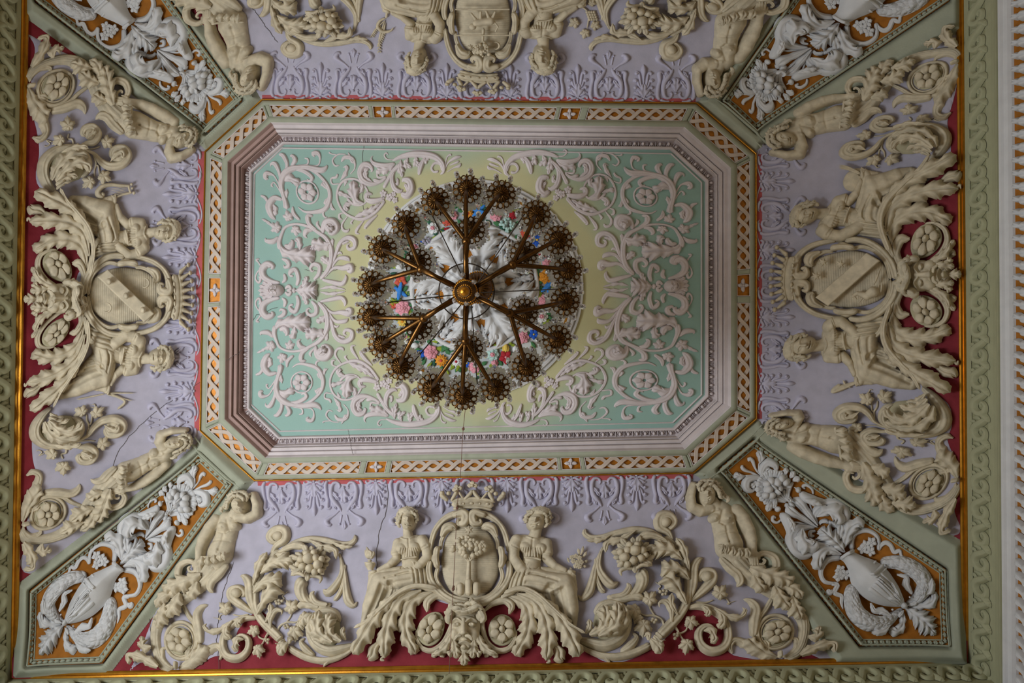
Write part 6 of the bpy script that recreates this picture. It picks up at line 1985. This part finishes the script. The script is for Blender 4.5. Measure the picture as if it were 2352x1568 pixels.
mat('frieze_sage', (168, 168, 136), var=.05)
mat('frieze_dark', (152, 152, 118), var=.05)
PITCH = 57.2
for side, idx in (('right', 6), ('left', 7), ('bottom', 8), ('top', 9)):
    tr_ = tag(link('trim_%d' % idx, None, None), kind='structure')
    lo, hi = EXT[side]
    cornice(side, lo, hi, [(-.035, .0), (-.03, .03), (-.015, .045), (.0, .05), (.012, .043), (.016, .03), (.03, .03), (.036, .02), (.04, .0)], 'gilt_moulding', 'gold', tr_)
    cornice(side, lo, hi, [(.038, .002), (.038, .016), (.085, .018), (.09, .012)], 'frieze_border', 'frieze_sage', tr_)
    cornice(side, lo, hi, [(.088, .006), (.28, .006)], 'frieze_bed', 'frieze_dark', tr_)
    cornice(side, lo, hi, [(.27, .006), (.29, .007), (.34, .012), (.39, .024), (.43, .042), (.455, .064), (.47, .068), (.475, .05)], 'frieze_border', 'frieze_sage', tr_)
    cornice(side, lo, hi, [(.475, .05), (.48, .06), (.505, .06), (.515, .045), (.55, .04), (.565, .02), (.57, .004)], 'white_moulding', 'white', tr_)
    cornice(side, lo, hi, [(.565, .004), (.90, .004)], 'leaf_band', 'ochre', tr_)
    if side != 'top':
        for s0 in np.arange(max(lo, -60) + 14, hi - 10, 26.6):
            put_wall(side, s0, [leaf([(10, 212, 8), (4, 180, 12.5), (-2, 152, 9.5), (-9, 134, 1.5)], 3, H=9, n=22, k=9)], 'band_leaf', 'white', tr_, .0039)
    n = int((hi - lo) / PITCH)
    k = .0039
    fl_ = 1
    for j in range(n):
        s0 = lo + (j + .5) * (hi - lo) / n
        if not -60 < s0 < 2410:
            continue
        if side == 'top' or (side == 'bottom' and s0 < -50):
            continue
        # one breaking wave: broad C, curled eye and a fringe of leaves along its back
        o = put_wall(side, s0, stem([(-30, 62, 5), (-16, 44, 8), (-2, 24, 9), (14, 20, 9), (24, 32, 8.5), (20, 48, 7), (6, 52, 5.5), (-1, 44, 4.5), (5, 37, 3.5), (10, 41, 2)], hk=.8, n=40, k=7, rib=.2), 'wave', 'frieze_sage', tr_, k, flip=fl_)
        put_wall(side, s0, stem([(24, 32, 5), (28, 50, 8), (40, 62, 5)], hk=.7, n=10, k=5), 'wave_foot', 'frieze_sage', tr_, k, flip=fl_)
        for pts in ([(-14, 40, 2), (-22, 28, 4.5), (-20, 14, .8)], [(-4, 26, 2), (-12, 15, 4.2), (-8, 4, .8)], [(8, 20, 2), (4, 10, 4), (10, 2, .8)]):
            put_wall(side, s0, leaf(pts, 1, dep=.1, n=8, k=5), 'wave_leaf', 'frieze_sage', tr_, k, flip=fl_)

# ------------------------------------------------------------------ hairline cracks in the plaster
mat('crack', (84, 76, 72), var=.2, bump=0)
CR = [([(833, 292), (836, 340), (832, 420), (836, 500)], REC), ([(800, 985), (806, 1015), (812, 1045)], 0), ([(882, 1085), (893, 1150), (872, 1220), (866, 1290), (872, 1400), (878, 1520)], 0), ([(326, 1050), (328, 1120), (335, 1330), (352, 1480)], 0),
      ([(505, 1545), (500, 1440), (520, 1340), (540, 1290)], 0), ([(565, 0), (590, 30), (640, 100)], 0), ([(240, 1160), (270, 1040), (340, 960), (440, 890), (520, 840)], 0), ([(560, 830), (580, 740), (600, 720), (640, 705)], REC), ([(240, 655), (268, 690), (280, 740)], 0),
      ([(700, 620), (760, 622), (820, 610)], REC), ([(470, 870), (520, 830), (560, 800)], 0)]
g = []
for pts, off in CR:
    q = np.array(pts, float)
    n = 8 * len(q)
    p = cr(np.c_[q, np.ones(len(q))], n)
    p[:, :2] += RNG.normal(0, 1.2, (n, 2))
    V, F = stem(np.c_[p[:, :2], np.full(n, .55)], n=n, k=3, hk=.3)
    o = surf('crack', 'crack', (V, F), ceiling, base=2.2 if off == 0 else .4, off=off)

# ------------------------------------------------------------------ bare electric cable from the medallion to the lower wall
cab = np.array([(1083, 730, 6.40), (1078, 850, 6.42), (1064, 985, 6.42), (1058, 1085, 6.40), (1050, 1166, 6.28), (1046, 1250, 6.10), (1041, 1352, 5.90), (1036, 1450, 5.72), (1032, 1538, 5.62), (1031, 1575, 5.50)])


def ray(x, y, d):
    return ((x - PX) / FPX * d, (y - PY) / FPX * d, CAMZ + d)


def tube3(pts, r, n=6, closed=False):
    """Round tube through 3-D points; r a number or one per point."""
    P = np.asarray(pts, float)
    m = len(P)
    R = np.full(m, r) if np.isscalar(r) else np.asarray(r, float)
    if closed:
        T = np.roll(P, -1, 0) - np.roll(P, 1, 0)
    else:
        T = np.gradient(P, axis=0)
    T /= np.maximum(np.linalg.norm(T, axis=1, keepdims=True), 1e-9)
    ref = np.array([0.0, 0, 1]) if abs(T[:, 2]).mean() < .8 else np.array([1.0, 0, 0])
    A = np.cross(T, ref)
    A /= np.maximum(np.linalg.norm(A, axis=1, keepdims=True), 1e-9)
    B = np.cross(T, A)
    a = np.linspace(0, 2 * PI, n, endpoint=False)
    V = P[:, None] + R[:, None, None] * (A[:, None] * np.cos(a)[None, :, None] + B[:, None] * np.sin(a)[None, :, None])
    F = grid_faces(m, n, True)
    if closed:
        j = np.arange(n)
        F = np.concatenate([F, np.stack([(m - 1) * n + j, (m - 1) * n + (j + 1) % n, (j + 1) % n, j], -1)])
    return V.reshape(-1, 3), [F]


def cr3(pts, n):
    p = np.asarray(pts, float)
    q = np.vstack([2 * p[0] - p[1], p, 2 * p[-1] - p[-2]])
    out = []
    for i in range(1, len(q) - 2):
        t = np.linspace(0, 1, n, endpoint=False)[:, None]
        a, b, c, d = q[i - 1], q[i], q[i + 1], q[i + 2]
        out.append(0.5 * (2 * b + (c - a) * t + (2 * a - 5 * b + 4 * c - d) * t * t + (3 * b - a - 3 * c + d) * t ** 3))
    return np.vstack(out + [p[-1][None]])


def rev(prof, n=20):
    """Surface of revolution about z: rows of (radius, z)."""
    a = np.linspace(0, 2 * PI, n, endpoint=False)
    V = np.concatenate([np.stack([r * np.cos(a), r * np.sin(a), np.full(n, z)], -1) for r, z in prof])
    return V, [grid_faces(len(prof), n, True)]


def obj3(name, m, geo, parent=None, smooth=True):
    V, Fs = join(geo) if isinstance(geo, list) else geo
    return link(name, mk_mesh(name, V, Fs, smooth), m, parent)


co = bpy.data.objects.new('electric_cable', None)
COL.objects.link(co)
tag(co, 'thin brown electric cable running from the medallion down across the bottom field', 'cable')
co.location = ray(*cab[3])
cl_ = np.array(co.location)
obj3('wire', 'cable', tube3(cr3([ray(*p) for p in cab], 8) - cl_, .0028, 6), co)
for k in (2, 4, 6):
    p = np.array(ray(*cab[k])) - cl_
    V, F = rev([(.001, -.02), (.011, -.018), (.014, 0), (.010, .012), (.010, .05), (.001, .05)], 12)
    obj3('insulator', 'cable', (V + p, F), co)

# ------------------------------------------------------------------ the gilt bronze chandelier, hung in front of the medallion
def crystal_material():
    m = bpy.data.materials.new('crystal')
    m.use_nodes = True
    b = m.node_tree.nodes['Principled BSDF']
    b.inputs['Base Color'].default_value = (.86, .85, .84, 1)
    b.inputs['Roughness'].default_value = .08
    b.inputs['Transmission Weight'].default_value = .9
    b.inputs['IOR'].default_value = 1.35
    MAT['crystal'] = m
    m = bpy.data.materials.new('frosted_glass')
    m.use_nodes = True
    b = m.node_tree.nodes['Principled BSDF']
    b.inputs['Base Color'].default_value = (.62, .59, .54, 1)
    b.inputs['Roughness'].default_value = .35
    b.inputs['Transmission Weight'].default_value = .8
    b.inputs['IOR'].default_value = 1.12
    MAT['frosted_glass'] = m


crystal_material()
AX = np.array([-.2285, -.057])
ch = bpy.data.objects.new('chandelier', None)
COL.objects.link(ch)
tag(ch, 'large gilt bronze chandelier with branching arms and crystal drops hanging below the medallion', 'chandelier')
CO = np.array([AX[0], AX[1], CAMZ + 4.9])
ch.location = CO


def cpart(name, m, geo, at=None, smooth=True):
    o = obj3(name, m, geo, ch, smooth)
    if at is not None:
        o.location = Vector(at) - Vector(CO)
    return o


def dz(d):
    return d - 4.9


def reed(pts, r, n=16, k=14):
    """Reeded arm: tube with a scalloped section."""
    P = cr3(pts, n)
    R = np.interp(np.linspace(0, 1, len(P)), np.linspace(0, 1, len(r)), r)
    V, F = tube3(P, R, k)
    V = V.reshape(len(P), k, 3)
    c = P[:, None]
    V = c + (V - c) * np.where(np.arange(k) % 2 == 0, 1.0, .78)[None, :, None]
    return V.reshape(-1, 3), F


# central shaft
cpart('finial', 'gold', rev([(.001, dz(4.235)), (.016, dz(4.238)), (.03, dz(4.255)), (.036, dz(4.28)), (.03, dz(4.305)), (.018, dz(4.32)), (.02, dz(4.33))], 24))
cpart('lower_bowl', 'bronze', rev([(.018, dz(4.33)), (.036, dz(4.335)), (.038, dz(4.345)), (.034, dz(4.36)), (.05, dz(4.37)), (.068, dz(4.40)), (.073, dz(4.43)), (.058, dz(4.47)), (.06, dz(4.5)), (.08, dz(4.53)), (.084, dz(4.57)), (.06, dz(4.61)), (.03, dz(4.66))], 40))
gB = [blob(0, 0, 1)]
beadV, beadF = rev([(.0005, -.008), (.006, -.006), (.008, 0), (.006, .006), (.0005, .008)], 8)


def beads(name, r, d, n, s=1.0, m='gold'):
    g = []
    for k in range(n):
        a = k * 2 * PI / n
        g.append((beadV * s + np.array([r * math.cos(a), r * math.sin(a), dz(d)]), beadF))
    return cpart(name, m, g)


beads('bead_ring', .042, 4.345, 22, .8)
beads('bead_ring', .073, 4.425, 36, 1.0)
beads('bead_ring', .087, 4.55, 40, 1.0)
cpart('shaft', 'bronze', rev([(.028, dz(4.65)), (.022, dz(4.75)), (.04, dz(4.85)), (.05, dz(4.95)), (.03, dz(5.05)), (.024, dz(5.2)), (.05, dz(5.26)), (.055, dz(5.3)), (.02, dz(5.36)), (.016, dz(5.6)), (.014, dz(6.3))], 20))
cn = np.array(ray(1097, 660, 6.42)) - CO
cpart('ceiling_canopy', 'bronze', (lambda g: (g[0] + np.array([cn[0], cn[1], 0]), g[1]))(rev([(.02, dz(6.27)), (.05, dz(6.29)), (.10, dz(6.33)), (.135, dz(6.37)), (.14, dz(6.40)), (.12, dz(6.43)), (.15, dz(6.46)), (.15, dz(6.53))], 40)))
g = []
for k in range(40):
    a = k * 2 * PI / 40
    g.append((beadV * 1.3 + np.array([cn[0] + .145 * math.cos(a), cn[1] + .145 * math.sin(a), dz(6.40)]), beadF))
cpart('bead_ring', 'gold', g)
for k in range(20):
    a = k * 2 * PI / 20
    c, s = math.cos(a), math.sin(a)
    cpart('leaf_ray', 'bronze', tube3(cr3([(cn[0] + .03 * c, cn[1] + .03 * s, dz(6.28)), (cn[0] + .08 * c, cn[1] + .08 * s, dz(6.30)), (cn[0] + .13 * c, cn[1] + .13 * s, dz(6.36))], 4), [.006] + [.012] * 6 + [.004] * 2, 6))

# candle cup: pierced drip pan with loops and tips, fluted glass dish, candle and crystals; shared meshes
pan = [rev([(.001, -.034), (.009, -.032), (.013, -.024), (.008, -.018), (.022, -.012), (.05, .002), (.058, .012), (.054, .014), (.02, .004), (.012, .03), (.014, .05), (.001, .05)], 24)]
for k in range(16):
    a = k * 2 * PI / 16
    c, s = math.cos(a), math.sin(a)
    pan.append(tube3(cr3([(.014 * c, .014 * s, -.022), (.036 * c, .036 * s, -.014), (.058 * c, .058 * s, .004), (.066 * c, .066 * s, .016)], 3), [.002, .003, .005, .006, .0065, .006, .005, .004, .003, .0015], 6))
for k in range(12):
    a = (k + .5) * 2 * PI / 12
    c, s = math.cos(a), math.sin(a)
    u = np.linspace(0, 2 * PI, 14, endpoint=False)
    rad = .078 + .0185 * np.cos(u)
    tan = .0165 * np.sin(u)
    pan.append(tube3(np.stack([rad * c - tan * s, rad * s + tan * c, .010 + .45 * (rad - .06)], -1), .0045, 6, True))
    a = k * 2 * PI / 12
    c, s = math.cos(a), math.sin(a)
    pan.append(tube3(cr3([(.062 * c, .062 * s, .010), (.084 * c, .084 * s, .016), (.096 * c, .096 * s, .020), (.106 * c, .106 * s, .018)], 2), [.003, .004, .005, .006, .0065, .004, .001], 5))
PV, PF = join(pan)
PV = PV * np.array([1.05, 1.05, 1.1])
PAN_ME = mk_mesh('candle_cup', PV, PF)
PAN_ME.materials.append(MAT['bronze'])
n = 64
aa = np.linspace(0, 2 * PI, n, endpoint=False)
V = []
for r, z in ((.02, .055), (.045, .07), (.075, .12), (.10, .18), (.128, .24), (.125, .241), (.096, .182), (.071, .122), (.042, .073), (.02, .06)):
    rr = r * (1 + .03 * np.cos(32 * aa) * (r / .11) ** 2)
    V.append(np.stack([rr * np.cos(aa), rr * np.sin(aa), np.full(n, z)], -1))
DISH = mk_mesh('glass_dish', np.concatenate(V), [grid_faces(10, n, True)])
DISH.materials.append(MAT['frosted_glass'])
CANDLE = mk_mesh('candle', *rev([(.001, .05), (.011, .05), (.011, .155), (.008, .16), (.001, .16)], 14))
CANDLE.materials.append(MAT['ivory'])
BULB = mk_mesh('bulb', *rev([(.004, .158), (.010, .168), (.013, .185), (.010, .205), (.004, .225), (.0005, .236)], 12))
BULB.materials.append(MAT['crystal'])
drop = [rev([(.0005, .0), (.010, -.010), (.012, -.015), (.010, -.020), (.0005, -.03)], 8), rev([(.0005, -.032), (.007, -.040), (.0075, -.046), (.0005, -.056)], 8), rev([(.0005, -.058), (.007, -.066), (.0075, -.072), (.0005, -.082)], 8),
        rev([(.0005, -.084), (.014, -.096), (.017, -.104), (.014, -.112), (.0005, -.124)], 8), rev([(.001, -.126), (.008, -.134), (.016, -.165), (.0175, -.185), (.012, -.205), (.0005, -.22)], 8)]
DV, DF = join(drop)
DROP = mk_mesh('crystal_drop', DV * np.array([1.15, 1.15, 1.25]), DF, smooth=False)
DROP.materials.append(MAT['crystal'])

OUT = [(1072, 432), (999, 460), (931, 514), (876, 571), (851, 654), (851, 728), (876, 791), (918, 841), (990, 893), (1063, 910), (1138, 891), (1209, 845), (1280, 780), (1299, 692), (1304, 621), (1283, 550), (1232, 491), (1151, 444)]
INN = [(1082, 527), (958, 602), (960, 749), (1077, 801), (1205, 717), (1203, 583)]
JUN = [(1071, 554), (967, 618), (973, 731), (1069, 782), (1171, 719), (1177, 608)]
# outer cups belonging to each main arm
OWN = [(17, 0, 1), (2, 3, 4), (5, 6, 7), (8, 9, 10), (11, 12, 13), (14, 15, 16)]


def cup(p, turn):
    o = bpy.data.objects.new('candle_cup', PAN_ME)
    COL.objects.link(o)
    o.parent = ch
    o.location = p
    o.rotation_euler = (0, 0, turn)
    for nm, me in (('glass_dish', DISH), ('candle', CANDLE), ('bulb', BULB)):
        c = bpy.data.objects.new(nm, me)
        COL.objects.link(c)
        c.parent = o
    for k in range(8):
        a = k * 2 * PI / 8 + .2
        c = bpy.data.objects.new('crystal_drop', DROP)
        COL.objects.link(c)
        c.parent = o
        c.location = (.134 * math.cos(a), .134 * math.sin(a), .238)
        c.rotation_euler = (0, 0, a)


L = lambda x, y, d: np.array(ray(x, y, d)) - CO
for k in range(6):
    j = L(*JUN[k], 4.56)
    ja = math.atan2(j[1], j[0])
    c, s = math.cos(ja), math.sin(ja)
    cpart('main_arm', 'bronze', reed([(.07 * c, .07 * s, dz(4.57)), (.13 * c, .13 * s, dz(4.52)), (.22 * c, .22 * s, dz(4.49)), (.29 * c, .29 * s, dz(4.52)), tuple(j)], [.019, .021, .017, .022, .02]))
    cpart('arm_knot', 'bronze', (lambda g: (g[0] + j, g[1]))(rev([(.001, -.03), (.018, -.026), (.03, -.008), (.032, .008), (.02, .026), (.03, .04), (.001, .05)], 14)))
    for q in OWN[k]:
        e = L(*OUT[q], 4.855)
        m1 = j * .62 + e * .38
        m2 = j * .22 + e * .78
        m1[2] = dz(4.60)
        m2[2] = dz(4.68)
        cpart('branch_arm', 'bronze', reed([tuple(j), tuple(m1), tuple(m2), tuple(e * .985 + j * .015)], [.016, .0165, .0145, .014, .012], 12, 12))
        cup(e + np.array([0, 0, .02]), math.atan2(e[1], e[0]))
    e = L(*INN[k], 5.12)
    m1 = j * .6 + e * .4
    m1[2] = dz(4.68)
    cpart('branch_arm', 'bronze', reed([tuple(j), tuple(m1), tuple(e)], [.016, .015, .012], 12, 12))
    cup(e + np.array([0, 0, .02]), math.atan2(e[1], e[0]) + .2)
# stay ring and bead chains
a = np.linspace(0, 2 * PI, 64, endpoint=False)
rc = L(1071.5, 668.5, 4.60)
cpart('stay_ring', 'wire', tube3(np.stack([rc[0] + .187 * np.cos(a), rc[1] + .187 * np.sin(a), np.full(64, dz(4.60))], -1), .0042, 6, True))
for x, y, d in ((986, 480, 4.95), (1207, 488, 4.95), (1325, 662, 4.95), (925, 862, 4.95), (842, 700, 4.95), (1098, 905, 4.95)):
    e = L(x, y, d)
    t0 = np.array([0, 0, dz(5.2)])
    P = [tuple(t0 * (1 - t) + e * t + np.array([0, 0, -.03 * math.sin(t * PI)])) for t in np.linspace(0, 1, 8)]
    cpart('chain', 'wire', tube3(cr3(P, 5), .0042, 6))
for x, y, d in ((1090, 648, 4.42), (1097, 677, 4.40), (1073, 697, 4.40), (1046, 690, 4.42), (1040, 664, 4.44), (1065, 632, 4.5)):
    o = bpy.data.objects.new('crystal_drop', DROP)
    COL.objects.link(o)
    o.parent = ch
    o.location = L(x, y, d)
    o.scale = (.8, .8, .45)
